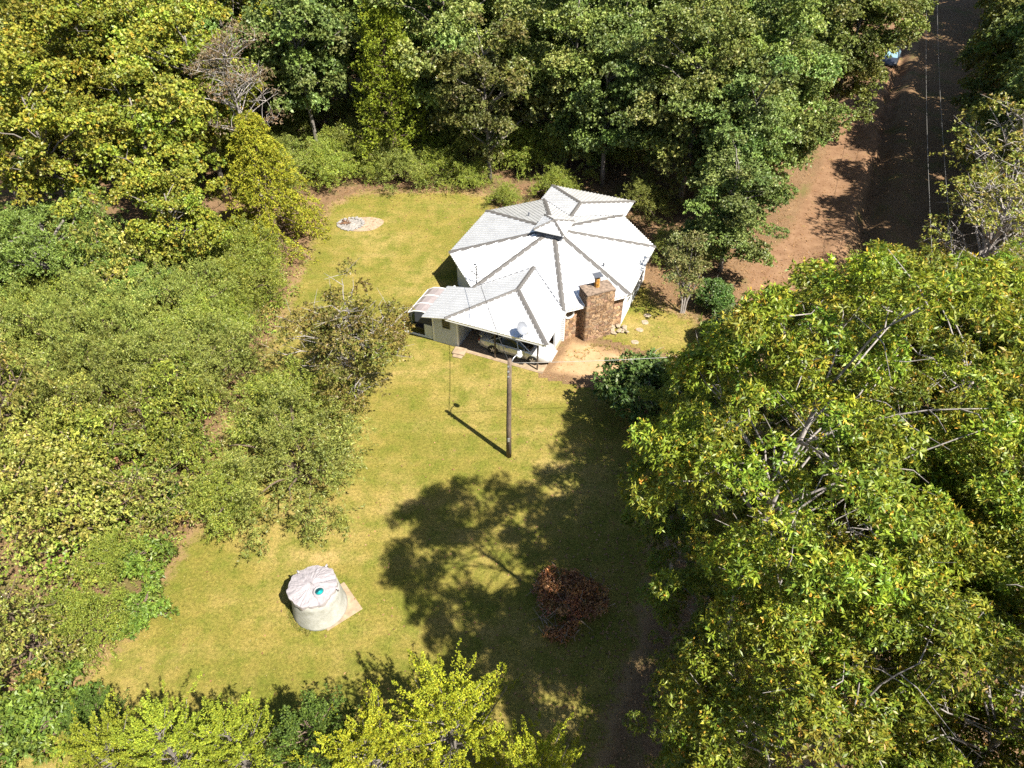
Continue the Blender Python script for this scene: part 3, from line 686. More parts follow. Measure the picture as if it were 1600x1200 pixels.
# ------------------------------------------------------------------ things round the house
slab = MB(); slab.box(RX1 + .06, 3.15, -9.90, -6.42, -.15, .07); slab.box(RX1 + .06, 3.15, -9.98, -9.90, -.15, .045)
sl = slab.build('carport_slab', M['concrete'], None); sl.matrix_world = HM; tag(sl, 'tan concrete floor slab under the open carport', 'slab')
mb = MB(); mb.box(-.42, .42, -.35, .35, 0, .16, None, Matrix.Rotation(R(-18), 4, 'Z')); mb.box(-.30, .36, -.62, -.36, 0, .09, None, Matrix.Rotation(R(-18), 4, 'Z'))
st = mb.build('concrete_step', M['concrete'], None, bevel=.02); st.location = HM @ Vector((RX1 + .30, RY0 - .45, 0)); tag(st, 'small pale concrete step beside the carport store room', 'step')
# satellite dish on the carport eave
dish = empty('satellite_dish', HM @ Vector((1.75, -10.28, 2.84))); tag(dish, 'round grey satellite dish on the front edge of the carport roof', 'dish')
dn_ = Vector((0.55, -0.62, 0.62)).normalized(); Md = Matrix.Translation((.05, .08, .62)) @ dn_.to_track_quat('Z', 'Y').to_matrix().to_4x4() @ Matrix.Scale(1.12, 4, (0, 1, 0))
M['dishm'] = simple('dish_grey', (0.22, 0.235, 0.27), 0.4, 0.1)
mb = MB(); mb.lathe([(.04, -.03), (.2, .0), (.30, .045), (.375, .10), (.385, .105), (.375, .085), (.3, .025), (.2, -.02), (.05, -.05)], 28, None, Md); mb.build('reflector', M['dishm'], dish, True)
mb = MB(); mb.tube([(0, 0, 0), (0.02, .03, .35), Md @ Vector((0, 0, -.05))], .025, 7); mb.build('mast', M['galv'], dish)
mb = MB(); mb.tube([Md @ Vector((0, -.36, .09)), Md @ Vector((0, -.34, .42))], .016, 6); mb.build('feed_arm', M['galv'], dish)
mb = MB(); mb.lathe([(.035, 0), (.05, .06), (.045, .14)], 10, None, Md @ Matrix.Translation((0, -.32, .40))); mb.build('feed_horn', M['trim'], dish)
mb = MB(); mb.box(-.12, .12, -.1, .1, -.02, .03); mb.build('foot_plate', M['galv'], dish)
mb = MB(); mb.tube([Md @ Vector((.05, 0, -.04)), (.42, .12, .06)], .012, 5); mb.tube([Md @ Vector((-.05, 0, -.04)), (-.25, .35, .1)], .012, 5); mb.build('strut', M['galv'], dish)

# ---- silver coupe in the carport (built along +x, nose at +x)
def car(name, paint, glass, trim):
    e = empty(name)
    st_ = [(-2.52, .62, .34, .60, .62), (-2.42, .80, .26, .82, .90), (-1.9, .88, .22, .94, 1.01), (-1.2, .90, .20, .95, 1.03), (0, .91, .20, .92, .98), (1.0, .90, .20, .90, .94), (1.6, .88, .21, .84, .88), (2.15, .82, .24, .72, .76), (2.45, .68, .30, .56, .60), (2.55, .50, .36, .48, .50)]
    vs = []; fs = []; K = 12
    for x, hw, zb, zs, zt in st_:
        ring = [(-hw * .80, zb), (-hw * .97, zb + .08), (-hw, (zb + zs) / 2), (-hw * .985, zs - .08), (-hw * .93, zs), (-hw * .55, zt), (hw * .55, zt), (hw * .93, zs), (hw * .985, zs - .08), (hw, (zb + zs) / 2), (hw * .97, zb + .08), (hw * .80, zb)]
        vs += [(x, y, z) for y, z in ring]
    for i in range(len(st_) - 1):
        for k in range(K): fs.append((i*K+k, (i+1)*K+k, (i+1)*K+(k+1) % K, i*K+(k+1) % K))
    fs.append(tuple(range(K))); fs.append(tuple(range(len(vs) - 1, len(vs) - K - 1, -1)))
    mb = MB(); mb.add(vs, fs); body = mb.build('body', paint, e, True)
    cab = [(-1.75, .74, .98), (-.95, .64, 1.34), (-.25, .62, 1.40), (.35, .62, 1.37), (1.15, .74, .93)]
    vs = []; fs = []
    for x, hw, z in cab: vs += [(x, -hw - (.12 if 1.0 < z < 1.39 else 0) * 0, z), (x, hw, z), (x, -hw + .14 * (z > 1.1), z + (.03 if z > 1.1 else 0)), (x, hw - .14 * (z > 1.1), z + (.03 if z > 1.1 else 0))]
    bw = [(-1.75, .80), (-.95, .82), (-.25, .83), (.35, .83), (1.15, .80)]
    mb = MB(); r_ = [(-.98, .60, 1.33), (-.6, .62, 1.385), (-.1, .63, 1.405), (.3, .62, 1.38), (.42, .60, 1.345)]
    v2 = []; f2 = []
    for x, hw, z in r_: v2 += [(x, -hw, z), (x, -hw * .6, z + .035), (x, hw * .6, z + .035), (x, hw, z), (x, hw, z - .03), (x, -hw, z - .03)]
    for i in range(4):
        for k in range(6): f2.append((i*6+k, (i+1)*6+k, (i+1)*6+(k+1) % 6, i*6+(k+1) % 6))
    f2.append(tuple(range(6))); f2.append(tuple(range(29, 23, -1))); mb.add(v2, f2); mb.build('roof', paint, e, True)
    def quad(nm, pts, mat, par=e, th=0.015):
        P = [Vector(p) for p in pts]; nn = (P[1] - P[0]).cross(P[2] - P[0]).normalized(); m_ = MB(); k = len(P)
        m_.add(P + [p - nn * th for p in P], [tuple(range(k)), tuple(range(2 * k - 1, k - 1, -1))] + [(i, k + i, k + (i + 1) % k, (i + 1) % k) for i in range(k)]); return m_.build(nm, mat, par)
    quad('windscreen', [(1.18, -.72, .92), (1.18, .72, .92), (.41, .57, 1.35), (.41, -.57, 1.35)], glass)
    quad('rear_window', [(-1.72, .70, .98), (-1.72, -.70, .98), (-.97, -.57, 1.335), (-.97, .57, 1.335)], glass)
    for s_ in (-1, 1):
        g = [(-1.45, .815 * s_, .98), (1.02, .815 * s_, .92), (.38, .625 * s_, 1.34), (-.1, .635 * s_, 1.385), (-.75, .625 * s_, 1.35)]
        quad('side_window', g if s_ < 0 else g[::-1], glass)
        for a_, b_ in (((1.16, .80 * s_, .92), (.42, .61 * s_, 1.37)), ((-1.72, .80 * s_, .97), (-.92, .61 * s_, 1.35)), ((.36, .845 * s_ * .97, .95), (.2, .64 * s_, 1.37))):
            m_ = MB(); m_.tube([a_, b_], .04, 6); m_.build('pillar', paint, e)
        m_ = MB(); m_.box(-.62, .62, .918 * s_ - .006, .918 * s_ + .006, .90, .915); m_.box(-.63, -.615, .918 * s_ - .006, .918 * s_ + .006, .30, .92); m_.box(.80, .815, .915 * s_ - .006, .915 * s_ + .006, .30, .90); d_ = m_.build('door_line', trim, e)
        m_ = MB(); m_.box(-.52, -.32, .93 * s_ - .02, .93 * s_ + .02, .80, .84); m_.build('handle', paint, e, bevel=.008)
        m_ = MB(); m_.box(.70, .86, min(.86 * s_, 1.05 * s_), max(.86 * s_, 1.05 * s_), .94, 1.06); m_.build('wing_mirror', paint, e, bevel=.03)
        m_ = MB(); m_.add([(2.30, .42 * s_, .66), (2.18, .78 * s_, .68), (2.36, .72 * s_, .54), (2.50, .42 * s_, .54), (2.20, .40 * s_, .60), (2.05, .70 * s_, .60)], ((0, 1, 2, 3), (0, 3, 4), (1, 5, 2), (0, 4, 5, 1), (3, 2, 5, 4))); m_.build('headlight', M['headlamp'], e)
        m_ = MB(); m_.box(-2.53, -2.44, min(.30 * s_, .74 * s_), max(.30 * s_, .74 * s_), .66, .80); m_.build('tail_light', M['tail'], e, bevel=.02)
        for wx_ in (-1.42, 1.40):
            w_ = empty('wheel'); w_.parent = e; Mw = Matrix.Translation((wx_, .80 * s_, .33)) @ Matrix.Rotation(R(-90 * s_), 4, 'X')
            m_ = MB(); m_.lathe([(.20, -.09), (.32, -.09), (.335, -.05), (.335, .07), (.315, .105), (.23, .11)], 28, None, Mw); m_.build('tyre', M['tyre'], w_, True)
            m_ = MB(); m_.lathe([(.23, .09), (.21, .105), (.19, .075), (.06, .085), (.05, .11), (.01, .112)], 20, None, Mw)
            for k in range(5):
                m_.box(-.03, .03, .04, .21, .09, .115, None, Mw @ Matrix.Rotation(2 * PI * k / 5, 4, 'Z'))
            m_.build('rim', M['rim'], w_)
            m_ = MB(); m_.lathe([(.37, -.3), (.37, .112)], 28, None, Mw); m_.build('wheel_arch', M['tyre'], e)
    m_ = MB(); m_.box(-2.50, -2.22, -.72, .72, 1.12, 1.15); m_.box(-2.40, -2.30, -.66, -.60, .98, 1.12); m_.box(-2.40, -2.30, .60, .66, .98, 1.12); m_.build('spoiler', paint, e, bevel=.01)
    m_ = MB(); m_.box(2.42, 2.60, -.60, .60, .34, .46); m_.build('bumper', paint, e, bevel=.04)
    m_ = MB(); m_.box(-2.60, -2.44, -.68, .68, .36, .56); m_.build('bumper', paint, e, bevel=.04)
    return e
def carpaint(name, col, metal):
    m, N, L, P = new_mat(name)
    n_ = noise(N, L, objc(N), 2.0, 4); L.new(ramp(N, L, n_, [(.3, tuple(c * .9 for c in col)), (.7, col)]), P.inputs['Base Color'])
    P.inputs['Metallic'].default_value = metal; P.inputs['Roughness'].default_value = .32; P.inputs['Coat Weight'].default_value = .6; P.inputs['Coat Roughness'].default_value = .08; return m
M['silver'] = carpaint('silver_paint', (0.60, 0.61, 0.63), .4); M['navy'] = carpaint('dark_paint', (0.03, 0.035, 0.05), .2)
M['tyre'] = simple('tyre', (0.02, 0.02, 0.02), .85); M['rim'] = simple('alloy', (0.6, 0.6, 0.62), .3, .8); M['headlamp'] = simple('headlamp', (0.75, 0.77, 0.8), .12, .2); M['tail'] = simple('tail_lamp', (0.35, 0.02, 0.02), .2)
M['screen'] = simple('pale_blue_screen', (0.20, 0.33, 0.42), .1, spec=.8)  # pale blue glass for the car along the dirt road
c1 = car('coupe', M['silver'], M['glassd'], M['tyre']); c1.matrix_world = HM @ Matrix.Translation((0.85, -8.55, .07)); tag(c1, 'silver two door coupe parked under the carport roof', 'car')
c2 = car('parked_car', M['navy'], M['screen'], M['tyre']); c2.location = (46.6, 92.6, .02); c2.rotation_euler = (0, 0, R(-118)); tag(c2, 'dark car under the tree edge far along the dirt road', 'car')

# ---- greenhouse lean-to at the left end of the carport wing
gh = empty('greenhouse'); gh.matrix_world = HM; tag(gh, 'small hooped greenhouse with grey translucent cover beside the store room', 'greenhouse')
m, N, L, P = new_mat('cloudy_sheet'); v_ = objc(N)
L.new(ramp(N, L, noise(N, L, v_, 2.2, 6, .7), [(.3, (.36, .31, .31)), (.7, (.50, .44, .44))]), P.inputs['Base Color']); P.inputs['Roughness'].default_value = .35
t_ = N.new('ShaderNodeBsdfTranslucent'); t_.inputs[0].default_value = (.6, .6, .62, 1); tr = N.new('ShaderNodeBsdfTransparent'); tr.inputs[0].default_value = (.85, .87, .9, 1)
m1 = N.new('ShaderNodeMixShader'); m1.inputs[0].default_value = .35; L.new(P.outputs[0], m1.inputs[1]); L.new(t_.outputs[0], m1.inputs[2])
m2 = N.new('ShaderNodeMixShader'); m2.inputs[0].default_value = .10; L.new(m1.outputs[0], m2.inputs[1]); L.new(tr.outputs[0], m2.inputs[2]); L.new(m2.outputs[0], N['Material Output'].inputs[0]); M['sheet'] = m
M['netting'] = simple('dark_netting', (0.045, 0.05, 0.065), .8)
GX1, GX0, GY0, GY1 = -4.95, -7.15, -9.55, -6.6
arc = [(GX0, 0.0), (GX0 + .0, .75), (GX0 + .10, 1.25), (GX0 + .38, 1.70), (GX0 + .85, 2.0), (GX0 + 1.35, 2.12), (GX1, 2.16)]
ys = np.linspace(GY0, GY1, 4)
for j in range(3):
    for i in range(1, 6):
        (x0, z0), (x1, z1) = arc[i], arc[i + 1]; mb = MB(); sag = .012
        mb.add([(x0, ys[j] + .015, z0), (x0, ys[j + 1] - .015, z0), (x1, ys[j + 1] - .015, z1), (x1, ys[j] + .015, z1), (x0 + .01, ys[j] + .015, z0 - .015), (x0 + .01, ys[j + 1] - .015, z0 - .015), (x1 + .01, ys[j + 1] - .015, z1 - .015), (x1 + .01, ys[j] + .015, z1 - .015)], ((0, 3, 2, 1), (4, 5, 6, 7), (0, 1, 5, 4), (2, 3, 7, 6), (0, 4, 7, 3), (1, 2, 6, 5)))
        mb.build('cover_panel', M['sheet'], gh)
for y in ys:
    mb = MB(); mb.tube([(x, y, z) for x, z in arc], .03, 6); mb.build('hoop', M['trim'], gh, True)
for i in (1, 3):
    mb = MB(); mb.tube([(arc[i][0], GY0, arc[i][1]), (arc[i][0], GY1, arc[i][1])], .025, 6); mb.build('rail', M['trim'], gh)
mb = MB(); mb.add([(GX0 + .9, GY0 - .02, 1.15), (GX1 - .05, GY0 - .02, 1.15), (GX1 - .05, GY0 - .02, 2.12), (GX0 + .95, GY0 - .02, 1.98), (GX0 + .9, GY0, 1.15), (GX1 - .05, GY0, 1.15), (GX1 - .05, GY0, 2.12), (GX0 + .95, GY0, 1.98)], ((0,1,2,3),(7,6,5,4),(0,4,5,1),(2,6,7,3),(1,5,6,2),(0,3,7,4))); mb.build('netting', M['netting'], gh)
part('base_board', M['trim'], gh, a=(GX0, GX1, GY0 - .05, GY0, 0, .14)); part('end_panel', M['siding'], gh, a=(GX1 - .62, GX1 - .02, GY0 - .03, GY0, .14, 1.13))
part('bench', M['dark'], gh, a=(GX0 + .5, GX1 - .66, GY0 + .1, GY0 + .7, .5, .62)); part('back_panel', M['sheet'], gh, a=(GX0 + .05, GX1, GY1, GY1 + .02, 0, 1.2))

# ---- grey covered tank and its pad
tk = empty('covered_tank', (-9.1, 18.2, 0)); tag(tk, 'round pale grey covered tank with turquoise opening, standing on the lawn', 'tank')
def tankmat():
    m, N, L, P = new_mat('weathered_tank'); v = objc(N)
    c = ramp(N, L, noise(N, L, v, 1.8, 7, .7), [(.3, (.24, .24, .205)), (.55, (.34, .34, .315)), (.72, (.43, .43, .41))])
    c = mix(N, L, .5, c, ramp(N, L, noise(N, L, v, 13, 5, .7), [(.3, (.72, .72, .70)), (.7, (1.15, 1.15, 1.15))]), 'MULTIPLY')
    L.new(c, P.inputs['Base Color']); P.inputs['Roughness'].default_value = .7; bump(N, L, noise(N, L, v, 5, 5), .3, .04, P); return m
M['tank'] = tankmat(); M['tarp'] = simple('crinkled_cover', (0.30, 0.275, 0.285), .42, var=.12, scale=3)
M['teal'] = simple('turquoise_liner', (0.015, 0.36, 0.37), .35, var=.2)
tr_ = np.random.default_rng(5); S_ = 64
mb = MB(); prof = [(1.30, -.03), (1.27, .1), (1.19, .7), (1.12, 1.3), (1.07, 1.72)]; mb.lathe(prof, 48); mb.build('tank_wall', M['tank'], tk, True)
# draped cover: low cone with radial creases and scalloped rim
vs = []; fs = []; rings = [0.0, .10, .2, .3, .4, .5, .6, .7, .8, .9, 1.0, 1.07, 1.12, 1.13, 1.125]; S_ = 96
cre = [(tr_.uniform(0, 2 * PI), tr_.uniform(.03, .10), tr_.uniform(.2, .75), tr_.uniform(-.04, .035)) for _ in range(34)]
for i, r_ in enumerate(rings):
    for k in range(S_):
        q = 2 * PI * k / S_; z = 1.97 - .17 * (r_ / 1.12) ** 1.5 - .06 * math.cos(q - 2.4) * r_ + .035 * math.sin(2 * q + 1) * r_
        for q0, wq, rs, am in cre:
            dq = (q - q0 + PI) % (2 * PI) - PI
            if r_ > rs * .5: z += am * math.exp(-(dq / wq) ** 2) * min(1, (r_ - rs * .5) / .4)
        z += .012 * math.sin(9 * r_ * math.cos(q) + 3) * math.cos(11 * r_ * math.sin(q)) + .008 * tr_.normal()
        if i == 13: z -= .10 + .05 * math.sin(9 * q + 1)
        if i == 14: z -= .17 + .08 * math.sin(7 * q + 2) + .05 * math.sin(13 * q)
        rr_ = r_ + (.025 * math.sin(7 * q + 2) + .018 * math.sin(17 * q) if i >= 11 else 0)
        vs.append((rr_ * math.cos(q) - .06, rr_ * math.sin(q), z))
for i in range(len(rings) - 1):
    for k in range(S_): fs.append((i*S_+k, i*S_+(k+1) % S_, (i+1)*S_+(k+1) % S_, (i+1)*S_+k)[::-1])
mb = MB(); mb.add(vs, fs); mb.build('cover', M['tarp'], tk)
hx, hy = .38, -.42
mb = MB(); vs = []; fs = []
for r_, z_ in ((.19, 1.86), (.19, 2.02), (.27, 2.02), (.30, 1.80)):
    for k in range(24): q = 2 * PI * k / 24; vs.append((hx + r_ * math.cos(q), hy + r_ * math.sin(q), z_))
for i in range(3):
    for k in range(24): fs.append((i*24+k, i*24+(k+1) % 24, (i+1)*24+(k+1) % 24, (i+1)*24+k)[::-1])
mb.add(vs, fs); mb.build('collar', M['tarp'], tk, True)
mb = MB(); mb.lathe([(.01, 1.955), (.12, 1.965), (.188, 1.99)], 24, None, Matrix.Translation((hx, hy, 0))); mb.build('opening', M['teal'], tk, True)
for q, l_ in ((2.45, .22), (-.15, .26), (1.2, .14)):
    mb = MB(); mb.tube([(1.02 * math.cos(q), 1.02 * math.sin(q), 1.82), (1.14 * math.cos(q), 1.14 * math.sin(q), 1.86), (1.16 * math.cos(q), 1.16 * math.sin(q), 1.62)], [.06, .05, .03], 7); mb.build('cover_fold', M['tarp'], tk, True)
mb = MB(); mb.box(-.92, .92, -.92, .92, -.1, .03); pad = mb.build('tank_pad', M['concrete'], None, bevel=.015); pad.location = (-8.36, 18.22, 0); pad.rotation_euler = (0, 0, R(38)); tag(pad, 'square tan concrete pad under the grey tank', 'pad')

# ---- utility pole with lamp, wires
up_ = empty('utility_pole', (-0.18, 27.71, 0)); tag(up_, 'tall brown wooden utility pole standing in the middle of the lawn', 'pole')
mb = MB(); mb.tube([(0, 0, -.05), (.0, 0, 2.4), (.03, 0, 5), (.06, 0, 7.3)], [.155, .14, .125, .105], 14); mb.build('shaft', M['pole'], up_, True)
mb = MB(); mb.tube([(.07, .05, 6.85), (.25, .25, 7.15), (.48, .5, 7.25)], .028, 8); mb.build('lamp_arm', M['galv'], up_, True)
lp = empty('lamp_head'); lp.parent = up_
mb = MB(); mb.lathe([(.05, .16), (.11, .12), (.13, .02), (.12, -.02)], 16, None, Matrix.Translation((.56, .58, 7.2))); mb.build('housing', M['trim'], lp, True)
mb = MB(); mb.lathe([(.12, -.02), (.16, -.10), (.13, -.22), (.05, -.26)], 16, None, Matrix.Translation((.56, .58, 7.2))); mb.build('lens', M['headlamp'], lp, True)
mb = MB(); mb.tube([(.56, .58, 7.36), (.56, .58, 7.42)], .04, 8); mb.build('photocell', M['slate'], lp)
for z_ in (6.9, 6.55, 6.2):
    mb = MB(); mb.box(-.05, .05, -.15, -.10, z_ - .05, z_ + .05); mb.build('bracket', M['galv'], up_)
mb = MB(); mb.box(-.06, .06, -.19, -.12, 1.4, 1.65); mb.build('tag_plate', M['galv'], up_)
def wire(name, a, b, sag, label, mat, r=.014, n=18, group=None):
    a, b = Vector(a), Vector(b); mb = MB()
    mb.tube([a.lerp(b, i / (n - 1)) - Vector((0, 0, sag * 4 * (i / (n - 1)) * (1 - i / (n - 1)))) for i in range(n)], r, 5)
    o = mb.build(name, mat, None, True); tag(o, label, 'cable', group); return o
mtop = HM @ Vector((mp_.x - .15, mp_.y + .03, 4.36)); PT = Vector((-.12, 27.71, 7.0))
wire('service_cable', PT, mtop, .35, 'overhead service cable from the lawn pole to the roof mast', M['wire_dark'], .017)
wire('overhead_cable', PT + Vector((.1, 0, .05)), (22.3, 29.3, 7.9), .45, 'pale overhead cable running from the lawn pole over the dark bush', M['wire'], .013, 30)
for dx, lb in ((-.6, 'nearer the ditch of the pair of cables above the dirt road'), (.6, 'farther from the ditch of the pair of cables above the dirt road')):
    wire('road_cable', (22.3 + dx, 29.3, 8.2), (57 + dx, 112, 8.5), 1.2, lb, M['wire'], .013, 40, 'cables over the dirt road')
for (x, y), lb in (((22.3, 29.3), 'utility pole hidden among the trees at the right edge of the road'), ((57, 112), 'far utility pole at the end of the dirt road')):
    e = empty('utility_pole', (x, y, 0)); tag(e, lb, 'pole'); mb = MB(); mb.tube([(0, 0, -.3), (0, 0, 9)], [.15, .1], 10); mb.build('shaft', M['pole'], e, True); mb = MB(); mb.box(-.9, .9, -.16, -.06, 8.15, 8.27); mb.build('cross_arm', M['pole'], e)

# ---- fire pit of loose stones with its sand
sand = MB(); P_ = [(1.65 * math.cos(q) * (1 + .1 * math.sin(3 * q)) + .75, 1.25 * math.sin(q) * (1 + .08 * math.sin(2 * q + 1))) for q in np.linspace(0, 2 * PI, 33)[:-1]]
sand.add([(x, y, 0) for x, y in P_], [tuple(range(32))]); M['pit_sand'] = simple('pale_sand', (0.33, 0.24, 0.165), .95, var=.25, scale=3); so = sand.build('sand_patch', M['pit_sand'], None); so.location = (-13.2, 53.6, .016); so['kind'] = 'structure'
fp = empty('fire_pit', (-13.45, 53.6, 0)); tag(fp, 'round fire pit ringed with grey stones on the far lawn', 'fire pit')
M['grey_stone'] = simple('grey_stone', (0.27, 0.255, 0.24), .9, var=.3, scale=3, bmp=.5); M['ash'] = simple('ash', (0.27, 0.25, 0.23), .95, var=.4, scale=5); M['char'] = simple('charred_wood', (0.14, 0.075, 0.04), .9, var=.5, scale=5)
def rock_mesh(seed, s=1.0):
    bm = bmesh.new(); bmesh.ops.create_icosphere(bm, subdivisions=1, radius=1.0); r = np.random.default_rng(seed)
    for v in bm.verts: v.co *= r.uniform(.75, 1.15); v.co.z *= .62
    me = bpy.data.meshes.new('rock'); bm.to_mesh(me); bm.free(); return me
ROCK = [rock_mesh(s) for s in range(5)]
for me in ROCK: me.materials.append(M['grey_stone'])
frn = np.random.default_rng(12)
for k in range(20):
    q = 2 * PI * k / 20; o = link('stone', ROCK[k % 5], fp); s_ = frn.uniform(.13, .21); o.scale = (s_ * 1.25, s_, s_); o.location = (1.02 * math.cos(q), .95 * math.sin(q), .07); o.rotation_euler = (0, 0, frn.uniform(0, 6))
mb = MB(); mb.lathe([(.95, .022), (.5, .04), (.02, .05)], 24); mb.build('ash_bed', M['ash'], fp)
for k in range(5):
    q = frn.uniform(0, 6); mb = MB(); c_ = Vector((-.35 + frn.normal(0, .15), frn.normal(0, .2), .12)); d_ = Vector((math.cos(q), math.sin(q), .15)) * .4; mb.tube([c_ - d_, c_ + d_], .05, 7); mb.build('log', M['char'], fp)

# ---- loose rocks by the chimney foot, stepping stones on the side lawn
k = 0
M['buff_stone'] = simple('buff_stone', (0.31, 0.25, 0.18), .9, var=.3, scale=3, bmp=.4)
ROCKB = [rock_mesh(s + 20) for s in range(4)]
for me in ROCKB: me.materials.append(M['buff_stone'])
for q in range(26):
    p = Vector((6.9 + frn.uniform(0, 1.0), 38.95 + frn.uniform(-.1, .85), .08 + .1 * (q % 3 == 0))); o = link('loose_rock', ROCKB[q % 4]); s_ = frn.uniform(.09, .19); o.scale = (s_ * 1.2, s_, s_); o.location = p; o.rotation_euler = (frn.uniform(-.3, .3), 0, frn.uniform(0, 6))
    tag(o, 'buff rock in the loose heap at the right foot of the stone chimney', 'rock', 'rocks heaped by the chimney')
for (x, y), lb in zip(((9.6, 41.0), (9.3, 40.2), (8.85, 39.35), (8.3, 38.0)), ('stepping stone farthest from the driveway on the side lawn', 'second stepping stone from the far end of the side lawn row', 'third stepping stone from the far end of the side lawn row', 'stepping stone nearest the driveway on the side lawn')):
    mb = MB(); P_ = [(.27 * math.cos(t_) * frn.uniform(.8, 1.15), .24 * math.sin(t_) * frn.uniform(.8, 1.15)) for t_ in np.linspace(0, 2 * PI, 9)[:-1]]; mb.prism(P_, -.02, .035); o = mb.build('stepping_stone', M['buff_stone'], None); o.location = (x, y, 0); tag(o, lb, 'stepping stone', 'stepping stones on the side lawn')

# ---- outbuilding glimpsed far back at the top
ob = empty('outbuilding', (-40.6, 109.5, 0), R(-30)); tag(ob, 'far outbuilding with pale roof and tan wall glimpsed between treetops', 'building')
M['tanwall'] = simple('tan_wall', (0.42, 0.24, 0.11), .8)
part('wall', M['tanwall'], ob, a=(-5, 5, -3.5, 3.5, 0, 2.7)); part('window', M['glassd'], ob, a=(1.2, 2.2, -3.54, -3.48, 1, 2)); part('door', M['trim'], ob, a=(-1.5, -.6, -3.54, -3.48, 0, 2.05))
roof_panel([(-5.4, -4, 2.7), (5.4, -4, 2.7), (5.4, 0, 3.9), (-5.4, 0, 3.9)], 'roof_panel', ob); roof_panel([(-5.4, 4, 2.7), (5.4, 4, 2.7), (5.4, 0, 3.9), (-5.4, 0, 3.9)], 'roof_panel', ob)

# ------------------------------------------------------------------ trees and shrubs
OAK = [(0.092, 0.122, 0.012, 5), (0.138, 0.158, 0.015, 4), (0.054, 0.084, 0.011, 3.5), (0.185, 0.178, 0.02, 1.8), (0.26, 0.15, 0.03, 0.35)]
OAK_TIP = [(0.36, 0.17, 0.03, 2), (0.30, 0.22, 0.03, 2), (0.22, 0.19, 0.02, 2)]
HARD = [(0.105, 0.130, 0.030, 5), (0.145, 0.165, 0.044, 4), (0.066, 0.092, 0.024, 3), (0.19, 0.19, 0.06, 1.2)]
TULIP = [(0.125, 0.145, 0.018, 4), (0.165, 0.172, 0.022, 4), (0.085, 0.115, 0.018, 3), (0.23, 0.195, 0.028, 1.2), (0.27, 0.15, 0.02, .3)]
GUM = [(0.090, 0.126, 0.032, 5), (0.128, 0.158, 0.044, 4), (0.060, 0.090, 0.026, 3)]
CEDAR = [(0.205, 0.205, 0.014, 4), (0.155, 0.172, 0.014, 4), (0.12, 0.15, 0.014, 2), (0.30, 0.25, 0.018, 1)]
CEDAR_D = [(0.05, 0.085, 0.014, 4), (0.08, 0.115, 0.016, 3), (0.035, 0.06, 0.014, 2)]
DEODAR = [(0.19, 0.19, 0.014, 4), (0.15, 0.165, 0.014, 4), (0.24, 0.20, 0.02, 2), (0.10, 0.125, 0.014, 2)]
MIMOSA = [(0.088, 0.132, 0.026, 5), (0.118, 0.160, 0.034, 4), (0.14, 0.17, 0.03, 1)]
PRIVET = [(0.120, 0.148, 0.022, 5), (0.165, 0.180, 0.028, 4), (0.08, 0.115, 0.020, 3), (0.22, 0.21, 0.04, 1.2)]
WILLOW = [(0.130, 0.150, 0.032, 5), (0.175, 0.185, 0.040, 4), (0.088, 0.118, 0.026, 3)]
BROWNT = [(0.115, 0.105, 0.022, 4), (0.10, 0.118, 0.022, 4), (0.15, 0.115, 0.032, 3), (0.075, 0.058, 0.026, 2), (0.16, 0.15, 0.03, 1)]
DEADP = [(0.115, 0.078, 0.045, 4), (0.15, 0.105, 0.06, 3), (0.10, 0.085, 0.04, 3)]
SUMAC = [(0.078, 0.122, 0.018, 5), (0.115, 0.150, 0.020, 3), (0.055, 0.092, 0.016, 3)]
KUDZU = [(0.105, 0.130, 0.016, 4), (0.135, 0.150, 0.018, 3), (0.075, 0.105, 0.016, 4)]
FIG = [(0.045, 0.080, 0.020, 5), (0.07, 0.105, 0.026, 4), (0.10, 0.125, 0.03, 1)]

def hardwood(seed, H, Rr, Rz, n, rlo, rhi, dens, k, L, W, pal, spread=1.0, droop=.25, r0=.22, bark='bark_grey', low=-.55, limbs=34, wob=.22, extra=None, twigs=0, mat='leaf', shell=(.55, 1.05), flat=.75, rb=.09, cl=-.15):
    rng = np.random.default_rng(seed); zc = H - Rz - rhi * .4
    c, r_ = clump_set(rng, n, Rr, Rr, Rz, zc, rlo, rhi, low, wob=wob)
    lv = Leaves(seed + 100); lv.blobs(c, r_, dens, k, L, W, spread, droop, pal, out=np.array([0, 0, zc - Rz * .5]), shell=shell, flat=flat, low=cl)
    if extra: extra(lv, c, r_)
    tr = skeleton(rng, 'trunk', H, r0, c[rng.permutation(n)[:limbs]], M[bark], twigs=twigs, rb=rb)
    return tr, lv.mesh('crown', M[mat])

